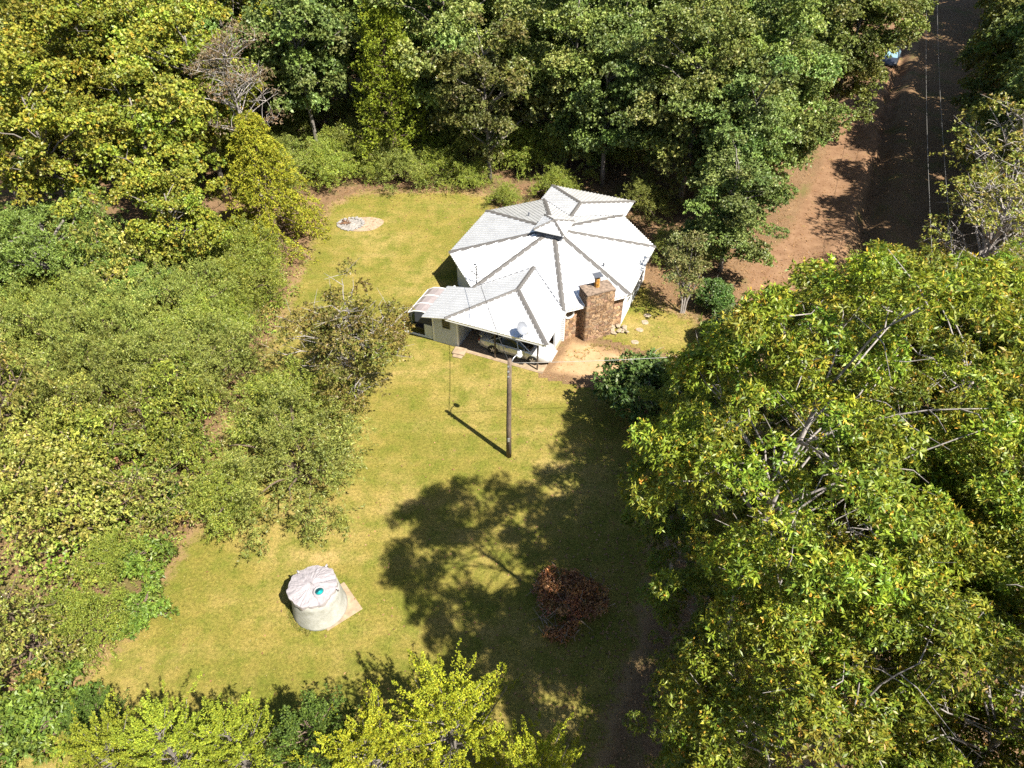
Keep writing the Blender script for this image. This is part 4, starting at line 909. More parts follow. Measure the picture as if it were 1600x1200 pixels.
def oak(seed, H=20, Rr=4.4, Rz=4.5, nb=40, per=9):
    """boughs over the crown, each bough a flat spray of leaf tufts with dark hollows between"""
    rng = np.random.default_rng(seed); zc = H - Rz - .4
    b, _ = clump_set(rng, nb, Rr, Rr, Rz, zc, 1, 1, -.75, .22, .12)
    d = nrm(b - np.array([0, 0, zc - 1.0])); i = np.repeat(np.arange(nb), per)
    off = rng.normal(0, .68, (len(i), 3)); off = off - (off * d[i]).sum(-1, keepdims=True) * d[i] * .62
    c = b[i] + off; c[:, 2] -= .12 * (off ** 2).sum(-1); r_ = rng.uniform(.30, .62, len(i))
    lv = Leaves(seed + 100); btint = (1 + rng.normal(0, .10, nb))[i]
    lv.blobs(c, r_, 17, 7, .135, .046, 1.1, .35, OAK, out=np.array([0, 0, zc - 2]), shell=(.6, 1.06), flat=.72, low=-.05, tintj=.17)
    lv.blobs(c, r_ * 1.02, 1.7, 3, .09, .032, .5, -.2, OAK_TIP, flat=.72, low=.2, shell=(.9, 1.06))
    tr = skeleton(rng, 'trunk', H, .23, b[rng.permutation(nb)[:int(nb * .8)]] - d[rng.permutation(nb)[:int(nb * .8)]] * .0, M['bark_pale'], twigs=3, rb=.048)
    return tr, lv.mesh('crown', M['leaf'])

OAKS = [oak(1), oak(2, 18.5, 4.8, 4.6, 44)]; OAKS.append(OAKS[0])
for i, (v, x, y, s, rz, lb) in enumerate([
    (0, 7.7, 12.4, (1.0, 1.0, 1.12), 0.3, 'tall oak with orange leaf tips whose round shadow falls on the lawn'),
    (1, 14.4, 17.2, 1.0, 1.4, 'broad oak with a pale forked limb showing through its leaves'),
    (2, 14.4, 22.0, (.93, .93, .80), 2.2, 'oak whose crown overhangs the lawn beyond the brush pile'),
    (1, 18.6, 25.2, (.85, .85, .74), 4.0, 'oak standing closest to the bare twigged tree at the right'),
    (0, 11.6, 7.0, .95, 5.0, 'oak in the bottom right corner with bright yellow green leaves'),
    (2, 8.0, 6.9, (.93, .93, .86), 0.9, 'oak beside the bare dirt at the bottom edge'),
    (2, 22.0, 20.0, (1, 1, .9), 3.3, 'oak cut off by the right edge halfway down'),
    (0, 16.6, 11.4, .98, 2.6, 'oak cut off by the right edge near the bottom'),
    (1, 23.6, 28.6, (.8, .8, .64), .2, 'oak at the right edge below the bare twigged tree'),
    (2, 15.2, 28.4, (.68, .68, .54), 5.3, 'lower oak between the driveway and the taller oaks'),
    (2, 11.0, 17.2, (.86, .86, .70), 4.3, 'lower oak filling the gap between the two tallest oaks'),
    (0, 18.6, 20.6, (.9, .9, .86), 1.8, 'lower oak right of the forked limb'),
    (1, 15.2, 7.6, (.95, .95, .92), 2.1, 'oak filling the very corner at the bottom right'),
    (2, 11.2, 12.6, (.86, .86, .80), 3.6, 'oak standing shoulder to shoulder with the one shading the lawn')]):
    plant('oak_tree', lb, 'tree', (x, y), OAKS[v][0], OAKS[v][1], rz, s, 'tall oaks on the right')
LOW = hardwood(14, 9, 3.0, 3.0, 95, .35, .65, 17, 7, .14, .046, OAK, 1.1, .35, .12, 'bark_pale', -.6, 30, rb=.05)
for x, y, s, rz, lb in ((8.3, 25.0, .75, 0, 'low dark oak at the lawn edge below the glossy bush'), (10.6, 27.4, .72, 2, 'low dark oak right of the glossy bush'), (7.6, 19.4, .78, 4, 'young oak under the tall oaks behind the brush pile'), (7.8, 15.4, .78, 1, 'young oak under the tall oaks right of the brush pile'), (7.2, 11.6, .76, 3, 'young oak at the edge of the bare dirt below the brush pile'), (6.9, 8.8, .7, 5, 'young oak at the bottom edge right of the bare dirt'), (17.2, 33.6, .62, 2.5, 'low oak above the tall oaks beside the sandy drive'), (20.6, 36.0, .62, 3.5, 'low oak by the sandy drive under the sparse twiggy tree')):
    plant('young_oak', lb, 'tree', (x, y), LOW[0], LOW[1], rz, s, 'low oaks under the tall ones')

# glossy dark bush by the driveway
def shrub(seed, Rr, Rz, n, rlo, rhi, dens, k, L, W, pal, spread=1.0, droop=.2, H=None, bark='bark_brown', low=-.2, mat='leaf', flat=.8, r0=.07, limbs=22, twigs=0, wob=.25):
    return hardwood(seed, H or Rz * 1.7, Rr, Rz, n, rlo, rhi, dens, k, L, W, pal, spread, droop, r0, bark, low, limbs, wob, None, twigs, mat, flat=flat, rb=.05)
FIGM = shrub(31, 2.5, 1.9, 55, .45, .85, 9, 5, .21, .13, FIG, H=4.1, bark='bark_pale', low=-.7, twigs=2)
plant('fig_bush', 'large glossy dark green bush overhanging the sandy driveway', 'bush', (7.6, 31.2), *FIGM, sc=1.08)
plant('fig_bush', 'smaller glossy dark bush right of the one over the driveway', 'bush', (11.2, 31.6), *FIGM, rz=2.4, sc=.8)
plant('fig_bush', 'dark leafy bush at the far corner of the side lawn', 'bush', (13.8, 37.6), *FIGM, rz=1.4, sc=.62)
plant('fig_bush', 'dark leafy bush farther right along the sandy drive', 'bush', (16.2, 38.8), *FIGM, rz=.4, sc=.7)
plant('fig_bush', 'dark bush below the corner of the side lawn', 'bush', (13.4, 34.2), *FIGM, rz=3.4, sc=.66)
plant('fig_bush', 'low dark bush beneath the two stemmed small tree', 'bush', (14.4, 41.6), *FIGM, rz=4.4, sc=.6)
# two-stemmed small tree right of the house
def myrtle(seed):
    rng = np.random.default_rng(seed); c, r_ = clump_set(rng, 52, 1.75, 1.75, 2.0, 3.7, .35, .65, -.85)
    c[:, 0] -= .35
    lv = Leaves(seed); lv.blobs(c, r_, 9, 6, .13, .07, 1.0, .2, [(0.12, 0.125, 0.04, 4), (0.085, 0.10, 0.03, 4), (0.17, 0.145, 0.06, 2)])
    mb = MB()
    for dx, a_ in ((-.12, -.5), (.12, .45), (0, .05)):
        mb.tube([(dx, 0, 0), (dx * 1.3, .03, 1.0), (dx * 2.2 + a_ * .4, .1, 2.0), (dx * 2.5 + a_, .1, 3.4)], [.075, .065, .055, .02], 8)
    for t in c[:26]: mb.tube(bez((0, 0, 1.7), (t[0] * .4, t[1] * .4, 2.6), t, 5), [.035, .03, .022, .014, .006], 5)
    me = mb.mesh('trunk'); me.materials.append(M['bark_pale']); return me, lv.mesh('crown', M['leaf'])
MYR = myrtle(41); plant('crape_myrtle', 'small greyish tree on two pale stems at the right side of the house', 'tree', (12.1, 41.3), *MYR)

# hardwoods of the wood behind the house
HW = [hardwood(51, 16.5, 4.6, 6.6, 120, .75, 1.4, 6.2, 6, .225, .135, HARD, r0=.24, low=-.95),
      hardwood(52, 15, 4.0, 6.2, 110, .7, 1.3, 6.4, 6, .225, .135, GUM, r0=.22, low=-.95),
      hardwood(53, 17.5, 5.0, 7.0, 125, .75, 1.5, 5.8, 6, .23, .14, HARD, r0=.26, low=-.95),
      hardwood(54, 14, 3.7, 5.8, 95, .65, 1.25, 6.4, 6, .22, .13, GUM, r0=.2, low=-.95)]
named = [(2, 14.6, 57.5, .95, 0, 'big lit hardwood directly behind the back wing of the house'), (0, 21.5, 58.5, 1.0, 1, 'big lit hardwood between the house and the dirt road'),
         (3, 17.6, 53.0, .92, 2, 'rounded hardwood just behind the right side of the house'), (2, 31.6, 70.0, .95, 3, 'hardwood overhanging the dirt road beside the dark car'),
         (1, 23.0, 60.2, .8, 4, 'lower hardwood leaning over the near bend of the dirt road'), (3, 15.9, 46.6, (.86, .86, .68), 5, 'darker tree between the two stemmed small tree and the dirt road'),
         (1, 8.2, 60.5, .98, .5, 'shaded tall tree behind the middle of the house'), (0, 5.0, 64.0, 1.05, 2.5, 'shaded tall tree left of the back wing'), (3, 9.8, 66, 1.1, 1.2, 'shaded tree deep behind the back wing'), (1, -20.6, 73.6, 1.0, 2.2, 'tree closing the gap behind the dark green gum'), (3, 19.2, 57.0, .95, 3.1, 'hardwood wedged between the two big lit ones')]
for v, x, y, s, rz, lb in named: plant('hardwood_tree', lb, 'tree', (x, y), HW[v][0], HW[v][1], rz, s, 'hardwood trees behind the house')
F3 = hardwood(61, 13.5, 4.0, 5.0, 95, .6, 1.15, 4.6, 7, .24, .12, [(0.10, 0.115, 0.03, 5), (0.13, 0.135, 0.035, 4), (0.07, 0.09, 0.025, 3), (0.20, 0.16, 0.08, .8)], r0=.2, low=-.95, limbs=40)
plant('pecan_tree', 'grey green tree at the back lawn edge shading the grass left of the house', 'tree', (-2.0, 61.0), *F3)
F5 = hardwood(62, 17, 4.3, 6.4, 110, .7, 1.3, 4.2, 6, .27, .19, GUM, r0=.22, low=-.95)
plant('sweetgum_tree', 'tall dark green tree right of the dead brown tree', 'tree', (-18.0, 64.5), *F5)

def conifer(seed, H, Rb, nb, per, L, W, pal, rise=.35, curve=.0, plume=(.9, .5), r0=.16, k=3, pr=(.2, .05), z0=.08, power=.8, sub=5, bark='bark_brown', mat='needle', spread=.6):
    rng = np.random.default_rng(seed); lv = Leaves(seed + 7); mb = MB()
    mb.tube([(0, 0, 0), (.05, 0, H * .4), (0, .04, H * .75), (0, 0, H)], [r0, r0 * .7, r0 * .4, .015], 8)
    B, D, Ln = [], [], []
    for i in range(nb):
        t = z0 + (1 - z0) * (i + rng.random()) / nb; az = i * 2.39996 + rng.normal(0, .3)
        rad = Rb * (1 - t) ** power * rng.uniform(.72, 1.12) + .12; d = Vector((math.cos(az), math.sin(az), 0)); base = Vector((0, 0, t * H * .97))
        tip = base + d * rad + Vector((0, 0, rad * rise * rng.uniform(.6, 1.4) - curve * rad * .7))
        mid = base.lerp(tip, .5) + Vector((0, 0, rad * (.12 * (1 if curve > 0 else -1))))
        q = bez(base, mid, tip, 5); mb.tube(q, [.035 * (1 - .18 * j) * (.5 + rad / Rb) for j in range(5)], 4, cap=False)
        for j in range(sub):
            f = .25 + .75 * (j + rng.random()) / sub; p = base.lerp(mid, f * 2) if f < .5 else mid.lerp(tip, f * 2 - 1)
            v_ = d * rng.uniform(.5, 1) + Vector(rng.normal(0, .45, 3)); v_.z = rise * 1.2 + rng.normal(0, .25) - curve * .8; B.append(p); D.append(v_); Ln.append(rng.uniform(*plume[::-1]) * (.55 + .45 * rad / Rb))
    lv.plumes(np.array(B), np.array(D), np.array(Ln), per, k, L, W, pal, pr[0], pr[1], curve=curve * .6, spread=spread, droop=curve * .3, stem=.02)
    me = mb.mesh('trunk'); me.materials.append(M[bark]); return me, lv.mesh('crown', M[mat])

CEDAR_G = [(0.165, 0.182, 0.016, 4), (0.125, 0.152, 0.016, 4), (0.095, 0.125, 0.016, 2), (0.22, 0.21, 0.018, 1)]
CED = [conifer(71, 6.9, 2.5, 66, 46, .08, .033, CEDAR, .95, 0, (1.75, .8), k=4, pr=(.17, .03), sub=4, power=.55, bark='bark_grey'),
       conifer(72, 6.3, 2.2, 58, 46, .08, .033, CEDAR_G, 1.1, 0, (1.7, .8), k=4, pr=(.16, .03), sub=4, power=.55, bark='bark_grey')]
CEDD = conifer(73, 5.2, 2.3, 56, 24, .085, .036, CEDAR_D, .6, 0, (1.0, .5), k=4, pr=(.22, .06), sub=6, power=.6)
for v, x, y, s, rz, lb in ((0, -2.2, 10.8, .97, 0, 'bright yellow green cedar at the bottom centre with its tip on the lawn'), (0, -4.9, 9.7, .9, 1, 'yellow green cedar left of the bottom centre one'), (0, 0.7, 8.9, .88, 5, 'short yellow green cedar right of the bottom centre one'),
                           (1, -9.9, 10.3, .86, 2, 'yellow green cedar left of the dark bottom shrub'), (1, -12.3, 10.3, .86, 3, 'yellow green cedar with feathery tips at the bottom left'), (1, -14.4, 10.0, .82, 4.2, 'leftmost of the yellow green cedars along the bottom')):
    plant('cedar_tree', lb, 'tree', (x, y), CED[v][0], CED[v][1], rz, s, 'yellow green cedars along the bottom')
plant('cedar_tree', 'dark green cedar between the bright cedars at the bottom', 'tree', (-7.2, 10.6), *CEDD, sc=1.05)
plant('cedar_tree', 'dark green shrubby cedar at the bottom left beside the vines', 'tree', (-16.6, 12.2), *CEDD, rz=2, sc=.6)
F4 = conifer(75, 15, 3.4, 120, 14, .20, .075, [(0.12, 0.135, 0.012, 5), (0.085, 0.11, 0.012, 4), (0.16, 0.16, 0.015, 2)], .45, 0, (1.5, .8), k=4, pr=(.5, .12), sub=6, power=.55, r0=.25)
plant('cedar_tree', 'tall yellowish cedar at the back between two broadleaf trees', 'tree', (-10.6, 62.8), *F4)
DEO = conifer(76, 11.0, 4.4, 130, 20, .18, .055, DEODAR, .15, .55, (1.6, .9), k=4, pr=(.22, .10), sub=6, power=.8, r0=.2)
plant('weeping_conifer', 'weeping yellow green conifer at the left lawn edge', 'tree', (-18.6, 50.2), *DEO)

TUL = [hardwood(81, 17, 4.6, 5.6, 100, .7, 1.3, 5.2, 6, .215, .165, TULIP, r0=.24, low=-.9, bark='bark_grey', twigs=1), hardwood(82, 15, 4.2, 5.4, 95, .7, 1.25, 5.2, 6, .215, .165, TULIP, r0=.22, low=-.95, twigs=1)]
for v, x, y, s, rz, lb in ((0, -33, 57.5, 1.0, 0, 'yellowing tall tree near the top left corner'), (1, -24.6, 48.2, 1.0, 1, 'yellowing tree left of the weeping conifer'), (0, -31.5, 47.0, .92, 2, 'yellowing tree above the feathery blue green tree'),
                           (1, -25.0, 57.5, 1.08, 3, 'yellowing tree left of the dead brown tree'), (0, -39, 52, .95, 4, 'yellowing tree at the left edge of the wood'), (1, -28.5, 62, 1.1, 5, 'tall yellowing tree farther back left of the dead tree'), (1, -22.6, 43.4, .66, 2, 'shorter yellowing tree in front of the weeping conifer'), (0, -36, 66, 1.05, 1.5, 'yellowing tree at the back of the top left corner')):
    plant('tulip_tree', lb, 'tree', (x, y), TUL[v][0], TUL[v][1], rz, s, 'yellowing trees at the left')
# dead brown tree with pale branches
def dead(seed):
    rng = np.random.default_rng(seed); c, r_ = clump_set(rng, 46, 3.0, 3.0, 4.2, 10.0, .5, .9, -.7)
    lv = Leaves(seed); lv.blobs(c, r_, 5.5, 5, .14, .05, 1.1, .3, DEADP)
    return skeleton(rng, 'trunk', 14, .16, c, M['bark_pale'], twigs=5, rb=.06), lv.mesh('crown', M['leaf'])
plant('dead_tree', 'half dead brown tree with pale bare branches', 'tree', (-20.9, 54.6), *dead(91), sc=1.12)
# feathery mimosa
def mimosa(seed):
    rng = np.random.default_rng(seed); c, r_ = clump_set(rng, 60, 4.0, 4.0, 2.6, 5.4, .7, 1.25, -.5, .25)
    lv = Leaves(seed); n = []
    i = np.repeat(np.arange(60), 26); d = nrm(rng.normal(size=(len(i), 3)) + np.array([0, 0, .5])); d[:, 2] *= .7
    b = c[i] + d * r_[i][:, None] * np.array([.75, .75, .4]); dv = d.copy(); dv[:, 2] = rng.uniform(-.35, .1, len(i))
    lv.plumes(b, dv, rng.uniform(.45, .75, len(i)), 8, 4, .15, .05, MIMOSA, .16, .06, flatz=.2, curve=.35, spread=.9, stem=.03)
    return skeleton(rng, 'trunk', 7, .18, c[:34], M['bark_grey'], rb=.1), lv.mesh('crown', M['leaf'])
MIM = mimosa(95)
plant('mimosa_tree', 'feathery blue green tree in layers at the left side', 'tree', (-30.5, 42.0), *MIM); plant('mimosa_tree', 'feathery dark green tree at the left edge below the yellowing wood', 'tree', (-36.6, 41.6), *MIM, rz=2.2, sc=.95)
plant('mimosa_tree', 'smaller feathery green tree right of the layered blue green one', 'tree', (-25.6, 40.0), *MIM, rz=4, sc=.62)
# open brownish tree in the lawn
def brownish(seed):
    rng = np.random.default_rng(seed); c, r_ = clump_set(rng, 130, 3.7, 3.3, 3.1, 4.0, .35, .75, -.9, .45, .3)
    lv = Leaves(seed); lv.blobs(c, r_, 9, 6, .14, .062, 1.1, .4, BROWNT, tintj=.2)
    return skeleton(rng, 'trunk', 7.2, .11, c[:70], M['bark_pale'], twigs=3, rb=.035), lv.mesh('crown', M['leaf'])
plant('cherry_tree', 'open brownish green tree with thin grey trunk left of the carport', 'tree', (-9.6, 32.7), *brownish(97), sc=1.1)
# willow-like and privet shrubs
def wispy(seed, Rr, Rz, n, pal, per=14):
    rng = np.random.default_rng(seed); c, r_ = clump_set(rng, n, Rr, Rr, Rz, Rz * .55, .4, .8, -.35, .3, .25)
    lv = Leaves(seed); m_ = 9; i = np.repeat(np.arange(n), m_); d = nrm(rng.normal(size=(len(i), 3)) + nrm(c[i]) * .8 + np.array([0, 0, .55]))
    lv.plumes(c[i] + d * r_[i][:, None] * .4, d, rng.uniform(.6, 1.2, len(i)), per, 3, .15, .034, pal, .16, .05, curve=.35, spread=.7, droop=.15, stem=.03)
    lv.blobs(c, r_ * .9, 6.5, 5, .13, .05, 1.0, .2, pal)
    return skeleton(rng, 'trunk', Rz * 1.3, .08, c[:24], M['bark_brown'], rb=.05), lv.mesh('crown', M['leaf'])
WIL = [wispy(101, 3.1, 2.7, 74, WILLOW), wispy(102, 2.6, 2.3, 60, PRIVET)]
sh = [(0, -11.5, 25.8, 1.12, 0, 'feathery willow like shrub bulging over the lawn edge'), (1, -13.2, 30.0, 1.05, 1, 'wispy shrub between the brownish tree and the big feathery shrub'), (1, -15.2, 23.6, .8, 2, 'wispy shrub at the lower left of the big feathery shrub'),
      (1, -19.0, 41.5, 1.05, 3, 'rounded green shrub beside the narrow strip of lawn'), (0, -21.5, 45.0, .8, 4, 'shrub at the foot of the weeping conifer'), (1, -20.2, 37.2, 1.0, 5, 'shrub below the rounded one beside the narrow lawn'), (0, -22.5, 34.5, .8, 1, 'wispy shrub deep in the left thicket'),
      (1, -16.8, 60.8, 1.0, 2, 'dense green shrub behind the fire pit'), (1, -12.6, 62.2, .8, 4, 'green shrub at the back lawn edge right of the fire pit'), (1, -6.8, 61.0, .85, 0, 'low shrub at the back lawn edge under the grey green tree'), (0, -9.6, 61.0, .8, 3, 'shrub in front of the tall yellowish cedar'), (1, -3.4, 60.2, .6, 1, 'low shrub at the trunk of the grey green tree'), (0, -20.5, 60.0, .95, 2, 'shrub between the weeping conifer and the dark green gum'), (1, 3.8, 58.0, .7, 2, 'shaded shrub behind the left end of the back wing'), (0, -19.4, 71.2, 1.1, 4, 'shrub under the dark green gum deep in the wood'), (0, 13.0, 48.4, .6, 1, 'shrub behind the two stemmed small tree'), (0, 11.5, 55.5, .7, 2, 'shaded shrub behind the right end of the back wing'), (0, -18.6, 33.0, .9, 5, 'wispy shrub left of the strip of lawn by the brownish tree'), (1, -.6, 56.8, .5, 2, 'small bright shrub behind the left back corner of the house'), (1, -25.5, 37, 1.0, .7, 'shrub in front of the feathery blue green tree')]
for v, x, y, s, rz, lb in sh: plant('wild_shrub', lb, 'shrub', (x, y), WIL[v][0], WIL[v][1], rz, s, 'wild shrubs round the lawn', ('stem', 'foliage'))
und = np.random.default_rng(17); q_ = 0
for x in np.arange(-34, 14, 4.4):
    q_ += 1; plant('understory_shrub', ('first', 'second', 'third', 'fourth', 'fifth', 'sixth', 'seventh', 'eighth', 'ninth', 'tenth', 'eleventh')[q_ - 1] + ' understory shrub from the left under the back trees', 'shrub', (x + und.uniform(-1, 1), 64 + und.uniform(-1.2, 1.5)), *WIL[q_ % 2], rz=und.uniform(0, 6), sc=(.95, .95, und.uniform(.9, 1.3)), group='understory shrubs under the back trees', names=('stem', 'foliage'))
SUM = shrub(111, 1.4, 1.0, 30, .3, .55, 11, 5, .22, .085, SUMAC, droop=.35, H=1.9)
def sumac_heads(lv, n=0): pass
for x, y, s, rz, lb in ((-19.6, 23.8, 1.25, 0, 'bright green sumac with reddish seed heads in the left thicket'), (-19.0, 27.6, .95, 1, 'bright green sumac above the one with seed heads'), (-18.2, 20.4, 1.0, 3, 'bright green sumac at the lower lawn corner'), (-17.2, 17.6, .8, 4, 'low bright green shrub at the lower left lawn edge'), (-19.4, 14.0, 1.05, 2, 'green shrub at the lawn tip above the bottom left cedars'), (-20.8, 12.2, 1.1, 5, 'green shrub nearest the bottom left corner'), (-18.4, 12.4, .9, 1, 'green shrub touching the bottom left cedars')):
    e = plant('sumac_shrub', lb, 'shrub', (x, y), SUM[0], SUM[1], rz, s, 'bright green shrubs in the left thicket', ('stem', 'foliage'))
    if 'heads' in lb and 'above' not in lb:
        hr = np.random.default_rng(4); hl = Leaves(44); P0 = np.stack([hr.uniform(-1.3, 1.3, 14), hr.uniform(-1.3, 1.3, 14), hr.uniform(1.3, 1.9, 14)], -1); hl.plumes(P0, np.tile([0, 0, 1.0], (14, 1)), np.full(14, .28), 26, 2, .07, .04, [(.20, .09, .06, 1), (.28, .15, .09, 1)], .09, .03); link('seed_head', hl.mesh('seed_head', M['leaf']), e)
# bare-twigged tree at the right
def bare(seed):
    rng = np.random.default_rng(seed); c, r_ = clump_set(rng, 80, 3.8, 3.8, 3.6, 7.5, .5, .9, -.7, .3)
    lv = Leaves(seed); lv.blobs(c, r_, 3.4, 6, .17, .08, 1.1, .3, [(0.15, 0.155, 0.03, 4), (0.11, 0.13, 0.025, 4), (0.20, 0.175, 0.05, 2), (0.25, .14, .05, .5)])
    return skeleton(rng, 'trunk', 11, .17, c[:60], M['bark_pale'], twigs=6, rb=.08), lv.mesh('crown', M['leaf'])
BAR = bare(121)
plant('sparse_tree', 'sparse tree with many bare pale twigs at the right edge', 'tree', (29.8, 39.4), *BAR, sc=1.1); plant('sparse_tree', 'sparse twiggy tree at the right edge just above the oaks', 'tree', (26.5, 34.2), *BAR, rz=2, sc=.8); plant('sparse_tree', 'sparse twiggy tree cut by the right edge beside the clearing', 'tree', (35.0, 46.0), *BAR, rz=4, sc=1.25)
# tall shaded trees right of the road, and the wood that closes the view
rf = np.random.default_rng(9); k = 0
for d_, row in (((( 40.4, 54), (44.2, 62.5), (48.6, 71), (53.4, 80.5), (59, 91), (63.5, 101), (66.5, 109.5)), 'roadside row'), (((46, 52.5), (51, 61), (56, 70.5), (62, 81), (67, 93), (71.5, 104), (72, 116)), 'second row'), (((39.0, 47.5), (43, 44.5)), 'near end')):  # seventh trees are added to cast shade over the road's far end
    for q_, (x, y) in enumerate(d_):
        nth = ('first', 'second', 'third', 'fourth', 'fifth', 'sixth', 'seventh')[q_]
        plant('roadside_tree', nth + ' tree counted from the camera in the ' + row + ' of the dark wood', 'tree', (x, y), *HW[k % 4], rz=rf.uniform(0, 6), sc=rf.uniform(.95, 1.2), group='dark wood right of the dirt road'); k += 1
taken = [(p[1], p[2]) for p in named] + [(-2, 61), (-18, 64.5), (-10.6, 62.8), (-40.6, 109.5), (-40, 103), (-39, 98)]
MARK = [(-60, 'beyond the top left corner'), (-46, 'above the leftmost yellowing tree'), (-36, 'behind the yellowing trees'), (-27, 'behind the dead brown tree'), (-19, 'behind the dark green gum'), (-11, 'behind the tall yellowish cedar'), (-3, 'behind the grey green pecan'), (5, 'behind the left end of the back wing'), (13, 'behind the right end of the back wing'), (21, 'behind the lit hardwoods'), (29, 'close to the dirt road'), (38, 'beside the dark parked car')]
ROW = ['front', 'second', 'third', 'rearmost']; seen = {}
for ri, y in enumerate(np.arange(68, 92, 7.0)):
    for x in np.arange(-92, 60, 7.2):
        xx, yy = x + rf.uniform(-2, 2), y + rf.uniform(-2, 2)
        if seg_dist(np.array([xx]), np.array([yy]), DITCH)[0] < 9.5 and xx > 20: continue
        if xx > 31 + (yy - 57) * .49 - 5: continue
        if abs(xx) > yy * .82 + 10 or min(math.hypot(xx - a_, yy - b_) for a_, b_ in taken) < 5.0: continue
        left = xx < -24 and yy < 84
        m_ = TUL[k % 2] if left and k % 3 else HW[k % 4]
        look = 'yellow green' if left and k % 3 else 'dark green' if k % 2 else 'grey green'
        mk = min(MARK, key=lambda t: abs(t[0] - xx))[1]
        lb = look + ' tree, ' + ROW[ri] + ' back wood row, ' + mk; seen[lb] = seen.get(lb, 0) + 1
        if seen[lb] > 1: lb += ', farther right' if seen[lb] == 2 else ', rightmost of three'
        plant('woodland_tree', lb, 'tree', (xx, yy), *m_, rz=rf.uniform(0, 6), sc=rf.uniform(.9, 1.18), group='trees of the back wood'); k += 1

# ------------------------------------------------------------------ the tangled thicket on the left
THK = np.array([(-16.2, 24.2), (-17.2, 20.4), (-17.9, 17.0), (-18.7, 14.2), (-18.9, 11), (-20, 5), (-38, 6), (-50, 24), (-50, 42), (-38, 47), (-22, 48), (-16.0, 48), (-15.8, 44), (-16.0, 37), (-16.3, 33.5), (-16.9, 30), (-16.8, 27.8), (-17.6, 26)], float)
tr2 = np.random.default_rng(33); N_ = 2300
px_ = tr2.uniform(-50, -15, N_); py_ = tr2.uniform(5, 48, N_); kk = inside(px_, py_, THK); px_, py_ = px_[kk], py_[kk]; far_ = (px_ < -34) & (tr2.random(len(px_)) < .5); px_, py_ = px_[~far_], py_[~far_]
ed = seg_dist(px_, py_, THK[:5]) ; ed = np.minimum(ed, seg_dist(px_, py_, THK[10:])); ed = np.minimum(ed, 6)
hgt = np.clip(.25 + ed * .5, .2, 2.2) * (1 + .65 * wav(px_ * .6, py_ * .6)) + tr2.normal(0, .25, len(px_)); hgt = np.clip(hgt * .6, .3, 1.6); zone = wav(px_ * .35 + 9, py_ * .35) + tr2.normal(0, .28, len(px_))
rad = np.clip(tr2.uniform(.45, .95, len(px_)) * (.6 + .3 * hgt), .42, 1.15)
th = Leaves(330)
for lo_, hi_, pal, L_, W_, k_, dn_2, sp in ((-9, -.42, PRIVET, .12, .055, 6, 3.1, 1.0), (-.42, -.1, WILLOW, .15, .04, 6, 3.1, .8), (-.1, .22, [(0.14, 0.15, 0.03, 4), (0.18, 0.175, 0.04, 3), (0.10, 0.12, 0.025, 3), (.20, .14, .06, .5)], .12, .06, 6, 3.1, 1.0), (.22, .55, KUDZU, .14, .10, 5, 3.0, 1.1), (.55, 9, BROWNT + [(0.15, 0.16, 0.03, 12)], .12, .05, 6, 3.1, 1.0)):
    kz = (zone > lo_) & (zone <= hi_)
    if kz.any(): th.blobs(np.stack([px_, py_, hgt - rad * .35], -1)[kz], rad[kz], dn_2, k_, L_, W_, sp, .25, pal, low=-.15, flat=.85, up=.7, tintj=.17, shell=(.6, 1.08))
tk_ = link('thicket_undergrowth', th.mesh('thicket', M['leaf'])); tag(tk_, 'tangled mass of wild vines and weeds covering the ground at the left', 'undergrowth', kind='stuff')

PRV = [shrub(141, 1.7, 1.5, 46, .35, .7, 9, 6, .12, .055, PRIVET, H=2.9, low=-.5), shrub(142, 1.6, 1.4, 42, .35, .65, 9, 6, .115, .06, [(0.155, 0.165, 0.03, 4), (0.20, 0.195, 0.04, 3), (0.11, 0.13, 0.026, 3), (.22, .15, .06, .4)], H=2.7, low=-.5), shrub(143, 1.5, 1.6, 40, .35, .65, 9, 6, .12, .05, BROWNT + [(0.12, 0.13, 0.03, 6)], H=2.9, low=-.5, twigs=2)]
LOOK = ('olive green', 'yellowish green', 'brownish', 'wispy grey green', 'wispy green'); qr = np.random.default_rng(61); used = []
ORD = ('first', 'second', 'third', 'fourth', 'fifth', 'sixth', 'seventh', 'eighth', 'ninth', 'tenth')
for ri, y in enumerate(np.arange(16, 47, 3.3)):
    col = 0
    for x in np.arange(-18.4, -40, -3.1):
        xx, yy = x + qr.uniform(-.9, .9) - .1 * ri, y + qr.uniform(-.9, .9)
        if not inside(np.array([xx]), np.array([yy]), THK)[0] or abs(xx) > yy * .62 + 12.5 or qr.random() < .22: continue
        lk = int(qr.choice(5, p=(.3, .26, .14, .14, .16))); mm = PRV[lk] if lk < 3 else WIL[4 - lk]; s_ = qr.uniform(.85, 1.65) * (.66 if lk > 2 else 1)
        dd = seg_dist(np.array([xx]), np.array([yy]), THK)[0]; s_ *= min(1, .62 + dd * .14)
        plant('thicket_shrub', LOOK[lk] + ' shrub, ' + ORD[col] + ' from the lawn in the ' + ORD[ri] + ' row of the left thicket', 'shrub', (xx, yy), *mm, rz=qr.uniform(0, 6), sc=(s_, s_, s_ * qr.uniform(1.0, 1.75)), group='shrubs of the left thicket', names=('stem', 'foliage')); col += 1

